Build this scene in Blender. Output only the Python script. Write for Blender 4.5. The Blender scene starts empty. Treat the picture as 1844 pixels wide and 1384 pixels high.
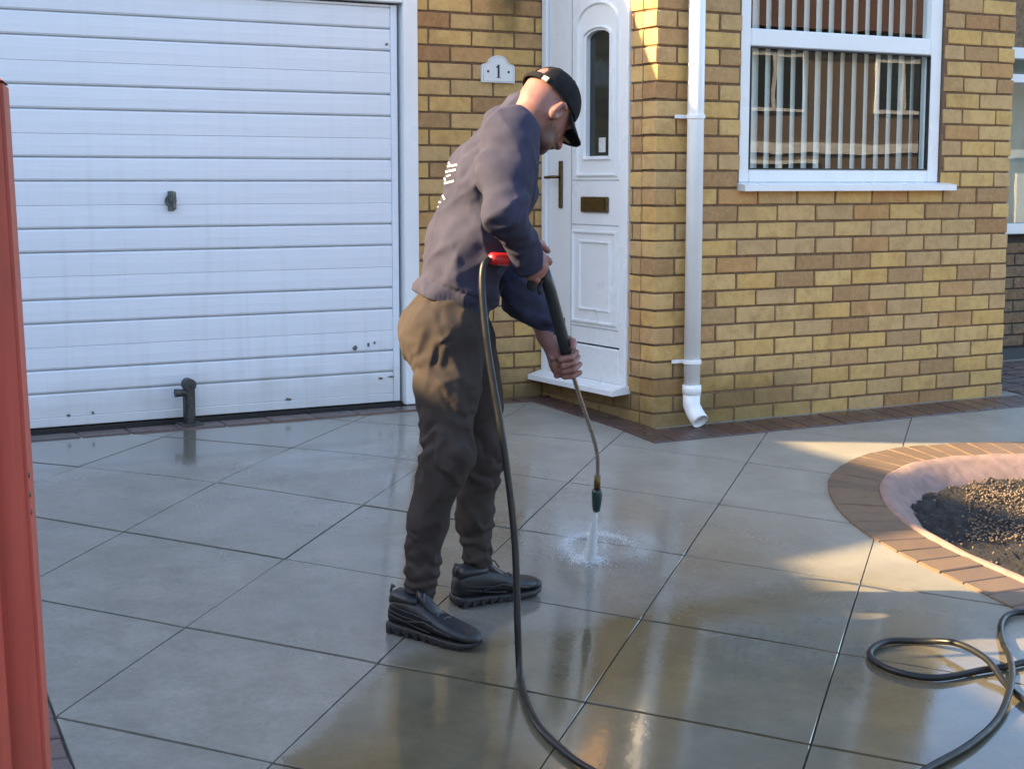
import bpy, bmesh, math, random
import numpy as np
from mathutils import Vector, Matrix
from mathutils.bvhtree import BVHTree
random.seed(7)
S = bpy.context.scene
COL = S.collection

# ------------------------------------------------------------------ camera
YAW, PITCH, FPX = .5226, .1276, 2848.0
CAMZ = 1.065
cd = bpy.data.cameras.new('camera'); cam = bpy.data.objects.new('camera', cd); COL.objects.link(cam)
cam.location = (0, 0, CAMZ); cam.rotation_euler = (math.pi/2 - PITCH, 0, -YAW)
cd.sensor_width = 36; cd.lens = 36*FPX/1844; cd.clip_start = .05; cd.clip_end = 3000
S.camera = cam
# ------------------------------------------------------------------ light
ALPHA, TANE = math.radians(20.5), .55
ELEV = math.atan(TANE)
SUNV = Vector((-math.cos(ALPHA)*math.cos(ELEV), math.sin(ALPHA)*math.cos(ELEV), math.sin(ELEV)))
w = bpy.data.worlds.new('World'); S.world = w; w.use_nodes = True
wn = w.node_tree.nodes; wl = w.node_tree.links
sky = wn.new('ShaderNodeTexSky'); sky.sky_type = 'NISHITA'; sky.sun_disc = False
sky.sun_elevation = ELEV; sky.sun_rotation = math.atan2(SUNV.x, SUNV.y) % (2*math.pi)
sky.air_density = 1.0; sky.dust_density = 1.5; sky.ozone_density = 1.0
wn['Background'].inputs[1].default_value = .13
wl.new(sky.outputs[0], wn['Background'].inputs[0])
sd = bpy.data.lights.new('sun', 'SUN'); sun = bpy.data.objects.new('sun', sd); COL.objects.link(sun)
sd.energy = 5.0; sd.angle = math.radians(.55); sd.color = (1, .71, .36)
sun.rotation_euler = SUNV.to_track_quat('Z', 'Y').to_euler(); sun.location = SUNV*60
S.view_settings.view_transform = 'Standard'; S.view_settings.look = 'None'
S.view_settings.exposure = 2.3; S.view_settings.gamma = 1
S.render.engine = 'CYCLES'

# ------------------------------------------------------------------ pixel -> place
fwd = Vector((math.sin(YAW), math.cos(YAW), 0)); rgt = Vector((math.cos(YAW), -math.sin(YAW), 0))
CAM = Vector((0, 0, CAMZ))
def ray(px, py):
    a, b = (px-922)/FPX, -(py-692)/FPX
    f2 = fwd*math.cos(PITCH) - Vector((0, 0, math.sin(PITCH)))
    u2 = Vector((0, 0, math.cos(PITCH))) + fwd*math.sin(PITCH)
    return rgt*a + u2*b + f2
def W(px, py, F):                       # point at horizontal distance F in front of the camera
    d = ray(px, py); return CAM + d*(F/d.dot(fwd))
def onX(px, py, X): d = ray(px, py); return CAM + d*(X/d.x)
def onY(px, py, Y): d = ray(px, py); return CAM + d*(Y/d.y)
def gz(Y):                              # the drive rises to the house, flatter at the top
    t = min(max(Y, -2.2), 6.6) - 5.52; k = .08
    return .04*t - .0744*(k*math.log1p(math.exp(-t/k)) if -t/k < 300 else -t)
def onG(px, py):
    d = ray(px, py); lo, hi = .5, 40.
    for _ in range(50):
        m = (lo+hi)/2; P = CAM + d*m
        if P.z > gz(P.y): lo = m
        else: hi = m
    return CAM + d*lo
def topix(P):
    v = Vector(P) - CAM
    f2 = fwd*math.cos(PITCH) - Vector((0, 0, math.sin(PITCH)))
    u2 = Vector((0, 0, math.cos(PITCH))) + fwd*math.sin(PITCH)
    z = v.dot(f2)
    return 922+FPX*v.dot(rgt)/z, 692-FPX*v.dot(u2)/z, z

# ------------------------------------------------------------------ object helpers
def tag(o, label=None, cat=None, group=None, kind=None):
    for k, v in (('label', label), ('category', cat), ('group', group), ('kind', kind)):
        if v: o[k] = v
    return o
def empty(name, loc=(0, 0, 0), parent=None):
    o = bpy.data.objects.new(name, None); COL.objects.link(o); o.location = loc; o.empty_display_size = .1
    if parent: o.parent = parent
    return o
def link(name, me, mat=None, parent=None, smooth=False):
    o = bpy.data.objects.new(name, me); COL.objects.link(o)
    if mat is not None and len(me.materials) == 0: me.materials.append(mat)
    if smooth: me.polygons.foreach_set('use_smooth', [True]*len(me.polygons))
    if parent is not None:
        o.parent = parent
        o.matrix_parent_inverse = parent_world(parent).inverted()
    return o
def parent_world(p):
    m = Matrix.LocRotScale(p.location, p.rotation_euler, p.scale)
    if p.parent: m = parent_world(p.parent) @ p.matrix_parent_inverse @ m
    return m
def fin(bm, name, mat, parent=None, smooth=False):
    bmesh.ops.recalc_face_normals(bm, faces=bm.faces)
    me = bpy.data.meshes.new(name); bm.to_mesh(me); bm.free()
    return link(name, me, mat, parent, smooth)
def add_box(bm, lo, hi, bev=0):
    r = bmesh.ops.create_cube(bm, size=1)['verts']
    for v in r:
        v.co = Vector([lo[i] + (v.co[i]+.5)*(hi[i]-lo[i]) for i in range(3)])
    if bev:
        ed = list({e for v in r for e in v.link_edges})
        bmesh.ops.bevel(bm, geom=ed, offset=bev, segments=1, affect='EDGES')
def box(name, lo, hi, mat, parent=None, bev=0):
    bm = bmesh.new(); lo2 = [min(a, b) for a, b in zip(lo, hi)]; hi2 = [max(a, b) for a, b in zip(lo, hi)]
    add_box(bm, lo2, hi2, bev); return fin(bm, name, mat, parent)
def catmull(pts, n):
    P = [Vector(p) for p in pts]; P = [2*P[0]-P[1]] + P + [2*P[-1]-P[-2]]; out = []
    for i in range(1, len(P)-2):
        a, b, c, d = P[i-1:i+3]
        for k in range(n):
            t = k/n
            out.append(.5*((2*b) + (c-a)*t + (2*a-5*b+4*c-d)*t*t + (3*b-a-3*c+d)*t**3))
    out.append(P[-2]); return out
def add_tube(bm, pts, rad, seg=10, caps=True):
    pts = [Vector(p) for p in pts]; n = len(pts)
    rad = rad if hasattr(rad, '__len__') else [rad]*n
    prev = None; rings = []
    for i, p in enumerate(pts):
        t = (pts[min(i+1, n-1)] - pts[max(i-1, 0)]).normalized()
        if prev is None:
            a = t.orthogonal().normalized()
        else:
            a = (prev - t*prev.dot(t)).normalized()
        prev = a; b = t.cross(a)
        rings.append([bm.verts.new(p + (a*math.cos(2*math.pi*k/seg) + b*math.sin(2*math.pi*k/seg))*rad[i]) for k in range(seg)])
    for i in range(n-1):
        for k in range(seg):
            bm.faces.new((rings[i][k], rings[i][(k+1) % seg], rings[i+1][(k+1) % seg], rings[i+1][k]))
    if caps:
        bm.faces.new(rings[0][::-1]); bm.faces.new(rings[-1])
def tube(name, pts, rad, mat, parent=None, seg=10):
    bm = bmesh.new(); add_tube(bm, pts, rad, seg); return fin(bm, name, mat, parent, True)

# ------------------------------------------------------------------ materials
class NT:
    def __init__(s, name):
        s.m = bpy.data.materials.new(name); s.m.use_nodes = True
        s.t = s.m.node_tree; s.b = s.t.nodes['Principled BSDF']; s.out = s.t.nodes['Material Output']
        s.co = None
    def n(s, t, **k):
        x = s.t.nodes.new(t)
        for a, v in k.items(): setattr(x, a, v)
        return x
    def l(s, a, b): s.t.links.new(a, b)
    def pos(s):
        if s.co is None: s.co = s.n('ShaderNodeNewGeometry').outputs['Position']
        return s.co
    def obj(s): return s.n('ShaderNodeTexCoord').outputs['Object']
    def mapping(s, vec, scale=(1, 1, 1), loc=(0, 0, 0)):
        m = s.n('ShaderNodeMapping'); s.l(vec, m.inputs[0]); m.inputs['Scale'].default_value = scale; m.inputs['Location'].default_value = loc
        return m.outputs[0]
    def noise(s, vec, scale, detail=4, rough=.55, dist=0):
        x = s.n('ShaderNodeTexNoise'); s.l(vec, x.inputs['Vector'])
        x.inputs['Scale'].default_value = scale; x.inputs['Detail'].default_value = detail
        x.inputs['Roughness'].default_value = rough; x.inputs['Distortion'].default_value = dist
        return x.outputs['Fac']
    def ramp(s, fac, stops, interp='LINEAR'):
        x = s.n('ShaderNodeValToRGB'); s.l(fac, x.inputs[0]); e = x.color_ramp.elements; x.color_ramp.interpolation = interp
        while len(e) < len(stops): e.new(.5)
        for el, (p, c) in zip(e, stops):
            el.position = p; el.color = (c, c, c, 1) if not hasattr(c, '__len__') else (*c, 1)
        return x.outputs[0]
    def mix(s, fac, a, b, mode='MIX'):
        x = s.n('ShaderNodeMix', data_type='RGBA', blend_type=mode)
        for inp, v in ((x.inputs[0], fac), (x.inputs[6], a), (x.inputs[7], b)):
            if hasattr(v, 'is_linked') or hasattr(v, 'links'): s.l(v, inp)
            elif hasattr(v, '__len__'): inp.default_value = (*v, 1)
            else: inp.default_value = v
        return x.outputs[2]
    def math(s, op, a, b=None, c=None, clamp=False):
        x = s.n('ShaderNodeMath', operation=op, use_clamp=clamp)
        for i, v in enumerate((a, b, c)):
            if v is None: continue
            if hasattr(v, 'links'): s.l(v, x.inputs[i])
            else: x.inputs[i].default_value = v
        return x.outputs[0]
    def mr(s, v, a, b, c=0, d=1):
        x = s.n('ShaderNodeMapRange', interpolation_type='SMOOTHSTEP'); s.l(v, x.inputs[0])
        for i, q in enumerate((a, b, c, d)): x.inputs[i+1].default_value = q
        return x.outputs[0]
    def bump(s, h, strength=.3, dist=.01, normal=None):
        x = s.n('ShaderNodeBump'); s.l(h, x.inputs['Height']); x.inputs['Strength'].default_value = strength; x.inputs['Distance'].default_value = dist
        if normal is not None: s.l(normal, x.inputs['Normal'])
        s.l(x.outputs[0], s.b.inputs['Normal']); return x.outputs[0]
    def set(s, **k):
        for a, v in k.items():
            i = s.b.inputs[a.replace('_', ' ')]
            if hasattr(v, 'links'): s.l(v, i)
            elif hasattr(v, '__len__') and len(v) == 3: i.default_value = (*v, 1) if len(i.default_value) == 4 else v
            else: i.default_value = v
        return s
    def rnd(s): return s.n('ShaderNodeObjectInfo').outputs['Random']
def simple(name, c, rough=.5, var=.25, scale=30, bump=.1, bdist=.002, metallic=0, spec=.5):
    t = NT(name); v = t.obj(); nz = t.noise(v, scale, 5)
    d = [x*(1-var) for x in c]; b = [min(1, x*(1+var)) for x in c]
    t.set(Base_Color=t.ramp(nz, [(.3, d), (.7, b)]), Roughness=t.ramp(t.noise(v, scale*.6, 3), [(.3, max(.02, rough-.1)), (.7, min(1, rough+.1))]), Metallic=metallic)
    t.set(Specular_IOR_Level=spec)
    if bump: t.bump(nz, bump, bdist)
    return t.m

def brick_mat(name, stops, moss=True, dark=1.0):
    t = NT(name); r = t.rnd(); P = t.pos()
    base = t.ramp(r, stops)
    nz = t.noise(P, 45, 6, .65); n2 = t.noise(P, 9, 3)
    n3 = t.noise(P, 20, 4, .7, .5)
    r2 = t.math('FRACT', t.math('MULTIPLY', r, 57.3))
    col = t.mix(t.ramp(nz, [(.35, 0), (.75, .45)]), base, (.60, .42, .20))
    col = t.mix(t.ramp(n2, [(.52, 0), (.75, .4)]), col, (.28, .16, .07))
    col = t.mix(t.ramp(n3, [(.46, 0), (.72, .42)]), col, (.31, .17, .07)); col = t.mix(t.ramp(n3, [(.24, .45), (.40, 0)]), col, (.64, .50, .29))
    col = t.mix(t.math('MULTIPLY', r2, .12), col, (.16, .11, .06))
    if moss:
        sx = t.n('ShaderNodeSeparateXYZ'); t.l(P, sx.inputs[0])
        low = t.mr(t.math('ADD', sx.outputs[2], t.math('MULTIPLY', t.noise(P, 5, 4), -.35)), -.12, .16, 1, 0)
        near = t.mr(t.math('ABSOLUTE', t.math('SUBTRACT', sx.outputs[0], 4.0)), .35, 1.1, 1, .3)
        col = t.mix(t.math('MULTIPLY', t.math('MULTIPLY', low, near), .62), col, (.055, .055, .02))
        # green streak running down the wall above the plaque
        g1 = t.mr(t.math('ABSOLUTE', t.math('SUBTRACT', sx.outputs[0], 3.72)), .03, .13, 1, 0)
        g2 = t.mr(sx.outputs[1], 6.3, 6.45); g3 = t.mr(sx.outputs[2], 1.62, 1.85)
        col = t.mix(t.math('MULTIPLY', t.math('MULTIPLY', g1, g2), t.math('MULTIPLY', g3, t.ramp(n2, [(.3, .3), (.6, .8)]))), col, (.05, .048, .015))
    t.set(Base_Color=col, Roughness=.88, Specular_IOR_Level=.25)
    t.bump(t.math('ADD', t.noise(P, 150, 5, .7), t.noise(P, 40, 3)), .7, .005)
    return t.m
BRICK = brick_mat('buff_brick', [(0, (.62, .375, .115)), (.25, (.66, .43, .155)), (.45, (.60, .39, .165)), (.62, (.52, .34, .165)), (.76, (.52, .27, .095)), (.88, (.42, .265, .125)), (1, (.36, .18, .075))])
DBRICK = brick_mat('brown_brick', [(0, (.10, .07, .055)), (.5, (.14, .09, .07)), (1, (.09, .08, .07))], False)
MORTAR = simple('mortar', (.17, .105, .06), .95, .3, 60, .4, .004)
DMORTAR = simple('dark_mortar', (.05, .04, .035), .95, .3, 60, .3, .004)

def upvc(name, c=(.78, .80, .80), rough=.28):
    t = NT(name); P = t.pos(); nz = t.noise(P, 3.5, 5); sc = t.noise(t.mapping(P, (60, 60, 6)), 1, 3)
    col = t.mix(t.ramp(nz, [(.45, 0), (.8, .28)]), c, (.55, .55, .50))
    col = t.mix(t.ramp(sc, [(.6, 0), (.9, .2)]), col, (.50, .50, .45))
    t.set(Base_Color=col, Roughness=t.ramp(nz, [(.3, rough-.06), (.7, rough+.14)])); t.bump(nz, .05, .002)
    return t.m
UPVC = upvc('white_upvc')
def garage_white():
    t = NT('garage_white_paint'); P = t.pos(); r = t.rnd()
    grain = t.noise(t.mapping(P, (3, 3, 110)), 1.4, 6, .65, .4)
    sx = t.n('ShaderNodeSeparateXYZ'); t.l(P, sx.inputs[0])
    col = t.mix(t.ramp(grain, [(.40, 0), (.75, .30)]), (.74, .775, .82), (.58, .61, .66))
    strk = t.noise(t.mapping(P, (26, 1, 1.1)), 1, 4, .6)
    col = t.mix(t.math('MULTIPLY', t.ramp(strk, [(.5, 0), (.78, .36)]), t.mr(sx.outputs[2], .0, 1.5, 1, .35)), col, (.47, .47, .43))
    low = t.mr(t.math('ADD', sx.outputs[2], t.math('MULTIPLY', t.noise(P, 7, 5), -.25)), -.02, .16, 1, 0)
    col = t.mix(t.math('MULTIPLY', low, .4), col, (.42, .42, .36))
    col = t.mix(t.math('MULTIPLY', r, .10), col, (.6, .63, .68))
    t.set(Base_Color=col, Roughness=.42); t.bump(grain, .28, .004); return t.m
GWHITE = garage_white()
RUBBER = simple('black_rubber', (.012, .012, .013), .55, .3, 40, .1)
BRASS = simple('tarnished_brass', (.13, .085, .035), .38, .35, 60, .1, .001, .8)
METAL = simple('dark_weathered_metal', (.055, .06, .055), .5, .5, 50, .2, .002, .5)
STEEL = simple('stainless_tube', (.42, .36, .29), .24, .15, 80, .05, .001, 1)
HOSEM = simple('black_hose_rubber', (.009, .0095, .010), .38, .2, 50, .08, .001, 0, .3)
GUNM = simple('black_gun_plastic', (.018, .022, .024), .42, .2, 60, .1, .001)
REDP = simple('red_plastic', (.42, .012, .014), .32, .12, 60, .05, .001)
NOZM = simple('green_black_nozzle', (.010, .030, .032), .35, .2, 60, .05, .001)
GREYP = simple('grey_coupling', (.35, .34, .32), .4, .1, 60, .05, .001)
PLAQ = upvc('plaque_enamel', (.74, .76, .75), .22)
INK = simple('dark_ink', (.03, .035, .05), .6, .2, 40, 0)

def concrete():
    t = NT('wet_concrete'); P = t.pos(); r = t.rnd()
    sx = t.n('ShaderNodeSeparateXYZ'); t.l(P, sx.inputs[0]); X, Y = sx.outputs[0], sx.outputs[1]
    big = t.noise(P, 1.3, 5, .6); mid = t.noise(P, 6, 6, .65); fine = t.noise(P, 90, 6, .7)
    swirl = t.noise(t.mapping(P, (2.2, 9, 1)), 1.4, 4, .6, 1.5)
    col = t.ramp(mid, [(.25, (.165, .158, .134)), (.55, (.215, .206, .176)), (.8, (.265, .252, .214))])
    col = t.mix(t.math('MULTIPLY', r, .16), col, (.17, .175, .17))
    col = t.mix(t.ramp(swirl, [(.5, 0), (.8, .25)]), col, (.34, .34, .32))
    stain = t.noise(P, 2.6, 7, .72, .8); col = t.mix(t.ramp(stain, [(.44, 0), (.66, .5)]), col, (.125, .122, .098)); col = t.mix(t.ramp(t.noise(P, 11, 6, .75), [(.5, 0), (.72, .4)]), col, (.105, .102, .082))
    # still uncleaned: everything on this side of the two edges of the cleaned area
    a, b = onG(690, 1192), onG(430, 1440); c, d = onG(690, 1175), onG(1190, 1085)
    def side(p, q, wob):
        n = Vector((-(q-p).y, (q-p).x, 0)).normalized()
        v = t.math('ADD', t.math('MULTIPLY', X, n.x), t.math('MULTIPLY', Y, n.y))
        v = t.math('SUBTRACT', v, p.x*n.x + p.y*n.y)
        return t.math('ADD', v, t.math('MULTIPLY', t.math('SUBTRACT', mid, .5), wob))
    s1 = t.mr(side(a, b, .12), -.015, .05); s2 = t.mr(side(d, c, .22), -.03, .10)
    e, g = onG(1300, 980), onG(1840, 1010)
    s3 = t.mr(side(g, e, .5), -.1, .35)
    dirt = t.math('MULTIPLY', s1, t.math('MULTIPLY', s2, s3))
    moss = t.ramp(t.noise(P, 4.5, 6, .7), [(.3, (.060, .050, .020)), (.5, (.11, .088, .040)), (.72, (.17, .138, .075))])
    dfac = t.math('MULTIPLY', dirt, t.ramp(big, [(.3, .62), (.62, .95)]))
    right = t.mr(X, 2.7, 3.6, 1, .62)
    col = t.mix(t.math('MULTIPLY', dfac, right), col, moss)
    grit = t.noise(P, 55, 4, .75); col = t.mix(t.ramp(grit, [(.42, 0), (.7, .35)]), col, (.09, .082, .066)); spk = t.noise(P, 24, 3, .8)
    col = t.mix(t.ramp(spk, [(.66, 0), (.74, .65)]), col, (.06, .058, .05))
    # water film: smooth and shiny in pools, rougher between them
    film = t.noise(t.mapping(P, (1, 1.6, 1)), 1.1, 3, .5, .6)
    wet = t.mr(t.math('ADD', film, t.math('MULTIPLY', t.math('SUBTRACT', mid, .5), .35)), .36, .58)
    leftdry = t.mr(t.math('SUBTRACT', X, t.math('MULTIPLY', Y, .18)), .55, 1.35, .35, 1)
    rightdry = t.mr(t.math('ADD', X, t.math('MULTIPLY', Y, .25)), 3.9, 4.9, 1, .12)
    hw = t.mr(Y, 5.2, 5.9, 0, 1)
    wet = t.math('MULTIPLY', t.math('MAXIMUM', t.math('ADD', t.math('MULTIPLY', wet, .45), .55), t.math('MULTIPLY', hw, .9)), t.math('MULTIPLY', t.math('MAXIMUM', leftdry, hw), rightdry))
    wet = t.math('MAXIMUM', wet, t.math('MULTIPLY', dirt, t.mr(X, 2.4, 3.4, .95, .25)))
    rough = t.math('ADD', t.math('MULTIPLY', wet, -.36), .45)
    rough = t.math('ADD', rough, t.math('MULTIPLY', t.math('SUBTRACT', fine, .5), .12), clamp=True)
    col = t.mix(t.math('MULTIPLY', wet, .36), col, (.085, .078, .062))
    dryf = t.math('MULTIPLY', t.math('SUBTRACT', 1.0, rightdry), .62)
    col = t.mix(dryf, col, t.ramp(mid, [(.25, (.25, .235, .195)), (.75, (.37, .345, .29))]))
    t.set(Base_Color=col)
    t.set(Roughness=rough, IOR=1.38, Coat_Weight=t.math('MULTIPLY', wet, .85), Coat_Roughness=.04, Coat_IOR=1.33)
    hb = t.math('ADD', t.math('MULTIPLY', fine, t.math('SUBTRACT', 1.05, wet)), t.math('MULTIPLY', mid, .25))
    t.bump(hb, .28, .004)
    cb = t.n('ShaderNodeBump'); t.l(t.noise(P, 22, 4, .65), cb.inputs['Height']); cb.inputs['Strength'].default_value = .045; cb.inputs['Distance'].default_value = .01
    t.l(cb.outputs[0], t.b.inputs['Coat Normal'])
    return t.m
CONC = concrete()
def paver_mat(name, stops, rough):
    t = NT(name); P = t.pos(); r = t.rnd(); nz = t.noise(P, 30, 6, .7)
    col = t.mix(t.ramp(nz, [(.3, 0), (.8, .5)]), t.ramp(r, stops), (.09, .06, .045))
    t.set(Base_Color=col, Roughness=t.ramp(t.noise(P, 8, 3), [(.35, rough-.15), (.65, rough+.15)]), Coat_Weight=.25, Coat_Roughness=.2)
    t.bump(t.noise(P, 120, 5, .7), .4, .004); return t.m
PAVD = paver_mat('wet_red_brown_paver', [(0, (.060, .030, .028)), (.5, (.085, .045, .040)), (.8, (.055, .042, .042)), (1, (.10, .045, .036))], .35)
PAVT = paver_mat('tan_paver', [(0, (.12, .078, .046)), (.5, (.15, .096, .054)), (1, (.10, .068, .044))], .7)
EARTH = simple('joint_sand', (.06, .056, .047), .9, .4, 40, .4, .004)
RIM = simple('pink_mortar_bank', (.23, .155, .13), .9, .2, 18, .4, .008)
SOIL = simple('black_soil', (.014, .012, .011), .95, .6, 60, 1, .02)
STONE = simple('pea_gravel', (.125, .092, .065), .8, .5, 9, .2, .003)
ASPH = simple('asphalt', (.05, .05, .052), .85, .3, 80, .5, .006)

# ------------------------------------------------------------------ ground and drive
def sheet(name, x0, x1, ys, mat, dz=0, prof=True):
    bm = bmesh.new(); rows = []
    for y in ys:
        z = (gz(y) if prof else 0)+dz
        rows.append([bm.verts.new((x, y, z)) for x in (x0, x1)])
    for a, b in zip(rows, rows[1:]): bm.faces.new((a[0], a[1], b[1], b[0]))
    return fin(bm, name, mat)
ys = [-900, -60, -2.2] + [-2+i*.25 for i in range(36)] + [7, 60, 900]
g = sheet('ground', -900, 900, ys, EARTH, -.125); tag(g, kind='structure')
rd = sheet('road', -300, 300, [-9.5, -3.6], ASPH, -.016); tag(rd, kind='structure')
GA, GB, GTH = .5727, .6273, -.831
GO = Vector((1.883, 5.410)); DA = Vector((math.cos(GTH), math.sin(GTH))); DB = Vector((DA.y, -DA.x))
def clip(poly, n, c):                   # keep n.p <= c
    out = []
    for i in range(len(poly)):
        p, q = poly[i], poly[(i+1) % len(poly)]; a, b = n.dot(p)-c, n.dot(q)-c
        if a <= 0: out.append(p)
        if (a < 0 < b) or (b < 0 < a): out.append(p + (q-p)*(a/(a-b)))
    return out
e1, e2 = onG(78, 1230).xy, onG(135, 1384).xy
EDN = Vector(((e2-e1).y, -(e2-e1).x)).normalized()
if EDN.x > 0: EDN = -EDN
EDC = EDN.dot(e1)
def prism(name, poly, top, depth, mat, parent, bev=.003, step=.15):
    """a flat piece that follows the fall of the drive"""
    polys = poly if isinstance(poly[0], list) else [poly]
    bm = bmesh.new()
    for poly in polys: 
      ymin = min(p.y for p in poly); ymax = max(p.y for p in poly); y = ymin
      while y < ymax-1e-6:
        yn = (math.floor(y/step+1e-6)+1)*step
        if ymax-yn < .03: yn = ymax
        q = clip(clip(poly, Vector((0, -1)), -y), Vector((0, 1)), yn)
        if len(q) > 2:
            vs = []
            for p in q:
                if not vs or (p-vs[-1]).length > 1e-5: vs.append(p)
            if len(vs) > 2 and (vs[0]-vs[-1]).length < 1e-5: vs.pop()
            if len(vs) > 2: bm.faces.new([bm.verts.new((p.x, p.y, gz(p.y)+top)) for p in vs])
        y = yn
    bmesh.ops.remove_doubles(bm, verts=bm.verts, dist=2e-4)
    bmesh.ops.recalc_face_normals(bm, faces=bm.faces)
    for f in bm.faces:
        if f.normal.z < 0: f.normal_flip()
    be = [e for e in bm.edges if e.is_boundary]
    r = bmesh.ops.extrude_edge_only(bm, edges=be)['geom']
    for v in r:
        if isinstance(v, bmesh.types.BMVert): v.co.z -= depth
    if bev:
        bmesh.ops.bevel(bm, geom=[e for e in be if e.is_valid], offset=bev, segments=1, affect='EDGES')
    return fin(bm, name, mat, parent)
XB, YB, YG, XR = 3.926, 5.597, 6.52, 3.926+2.1375
# garden bed at the right, its outline first: curved band of pavers, mortar bank, soil, gravel
opx = [(2150, 792), (2000, 794), (1844, 797), (1720, 801), (1640, 806), (1580, 815), (1530, 832), (1500, 852), (1490, 872), (1500, 905), (1530, 940), (1580, 975), (1640, 1008), (1740, 1055), (1844, 1105), (1960, 1160), (2100, 1225)]
oc = [v.xy for v in catmull([(*onG(*p).xy, 0) for p in opx], 40)]
def resample(c, step):
    out = [c[0]]; acc = 0
    for a, b in zip(c, c[1:]):
        L = (b-a).length; t = step-acc
        while t <= L: out.append(a + (b-a)*(t/L)); t += step
        acc = (acc+L) % step
    return out
rs = resample(oc, .107); n = len(rs)
cen = sum(rs, Vector((0, 0)))/n
def inw(i):
    t = (rs[min(i+1, n-1)] - rs[max(i-1, 0)]).normalized(); return Vector((-t.y, t.x))
sgn = 1 if inw(n//2).dot(cen-rs[n//2]) > 0 else -1
inn = [inw(i)*sgn for i in range(n)]

def bed_cut(poly):
    """convex pieces of poly outside the bed outline"""
    out = []; cur = poly
    for a, b in zip(BEDC, BEDC[1:]+BEDC[:1]):
        n_ = Vector(((b-a).y, -(b-a).x))*BSGN; c_ = n_.dot(a)       # n_ points out of the bed
        o = clip(cur, -n_, -c_)
        if len(o) > 2: out.append(o)
        cur = clip(cur, n_, c_)
        if len(cur) < 3: break
    return out
hull = [rs[i]+inn[i]*.10 for i in range(0, n, 3)]
def convex(ps):
    ps = sorted(((p.x, p.y) for p in ps)); 
    def half(q):
        h = []
        for p in q:
            while len(h) > 1 and (h[-1][0]-h[-2][0])*(p[1]-h[-2][1])-(h[-1][1]-h[-2][1])*(p[0]-h[-2][0]) <= 0: h.pop()
            h.append(p)
        return h[:-1]
    return [Vector(p) for p in half(ps)+half(ps[::-1])]
BEDC = convex(hull); BSGN = 1
drive = empty('driveway', (3, 3, gz(3))); tag(drive, kind='structure')
bm = bmesh.new(); yy = [-2.2] + [-2+i*.25 for i in range(36)] + [6.95]
for a_, b_ in zip(yy, yy[1:]):
    for q in bed_cut([Vector((-.6, a_)), Vector((14, a_)), Vector((14, b_)), Vector((-.6, b_))]):
        bm.faces.new([bm.verts.new((p.x, p.y, gz(p.y)-.010)) for p in q])
fin(bm, 'joint_bed', EARTH, drive)
for i in range(-8, 16):
    for j in range(-10, 9):
        e = .0034
        P = [GO + DA*GA*u + DB*GB*v for u, v in ((i+.6*e/GA, j+1.5*e/GB), (i+1-.6*e/GA, j+1.5*e/GB), (i+1-.6*e/GA, j+1-1.5*e/GB), (i+.6*e/GA, j+1-1.5*e/GB))]
        P = clip(P, EDN, EDC-.002)
        P = clip(P, Vector((0, 1)), 6.47); P = clip(P, Vector((0, -1)), -1.5); P = clip(P, Vector((1, 0)), 8.5)
        if len(P) < 3: continue
        ar = abs(sum(P[k].x*P[(k+1) % len(P)].y - P[(k+1) % len(P)].x*P[k].y for k in range(len(P))))/2
        c = sum(P, Vector((0, 0)))/len(P)
        if ar < .012: continue
        px, py, z = topix((c.x, c.y, gz(c.y)))
        if not (-350 < px < 2250 and py < 1800): continue
        pcs = bed_cut(P); zj = random.uniform(-.0012, .0012)
        if not pcs: continue
        whole = len(pcs) == 1 and abs(sum((q-c).length for q in pcs[0]) - sum((q-c).length for q in P)) < 1e-4 and len(pcs[0]) == len(P)
        ar2 = sum(abs(sum(q[k].x*q[(k+1) % len(q)].y - q[(k+1) % len(q)].x*q[k].y for k in range(len(q))))/2 for q in pcs)
        if abs(ar2-ar) < 1e-6: prism('slab', P, zj, .03, CONC, drive, .002)
        else: prism('slab', pcs, zj, .03, CONC, drive, 0)
# strip of pavers down the left edge, beside the gate post
d = (e2-e1).normalized(); nrm = EDN
pz = [Vector((0, 0))]
for k in range(-6, 16):
    a = e1 + d*(k*.105); q = [a + nrm*.004, a + nrm*.204, a + nrm*.204 + d*.1, a + nrm*.004 + d*.1]
    if q[0].y < 6.2: prism('paver', q, random.uniform(-.001, .002), .03, PAVD, drive, .004)
# border pavers at the foot of the house
k = 0; x = -.2
while x < XB-.16:
    prism('paver', [Vector((x, YG-.155)), Vector((x+.2, YG-.155)), Vector((x+.2, YG-.052)), Vector((x, YG-.052))], .006+random.uniform(-.001, .001), .04, PAVD, drive, .004); x += .206
y = YG-.16
while y > YB-.05:
    prism('paver', [Vector((XB-.155, y-.1)), Vector((XB-.005, y-.1)), Vector((XB-.005, y)), Vector((XB-.155, y))], .006+random.uniform(-.001, .001), .04, PAVD, drive, .004); y -= .105
x = XB-.155
while x < XR+.1:
    prism('paver', [Vector((x, YB-.245)), Vector((x+.1, YB-.245)), Vector((x+.1, YB-.045)), Vector((x, YB-.045))], .006+random.uniform(-.001, .001), .04, PAVD, drive, .004); x += .105
for xi in range(14):
    for yi in range(10):
        x = XR+.11+xi*.21; y = YB-.245+yi*.105
        prism('paver', [Vector((x, y)), Vector((x+.2, y)), Vector((x+.2, y+.1)), Vector((x, y+.1))], .006+random.uniform(-.001, .001), .04, PAVD, drive, .004)

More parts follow.
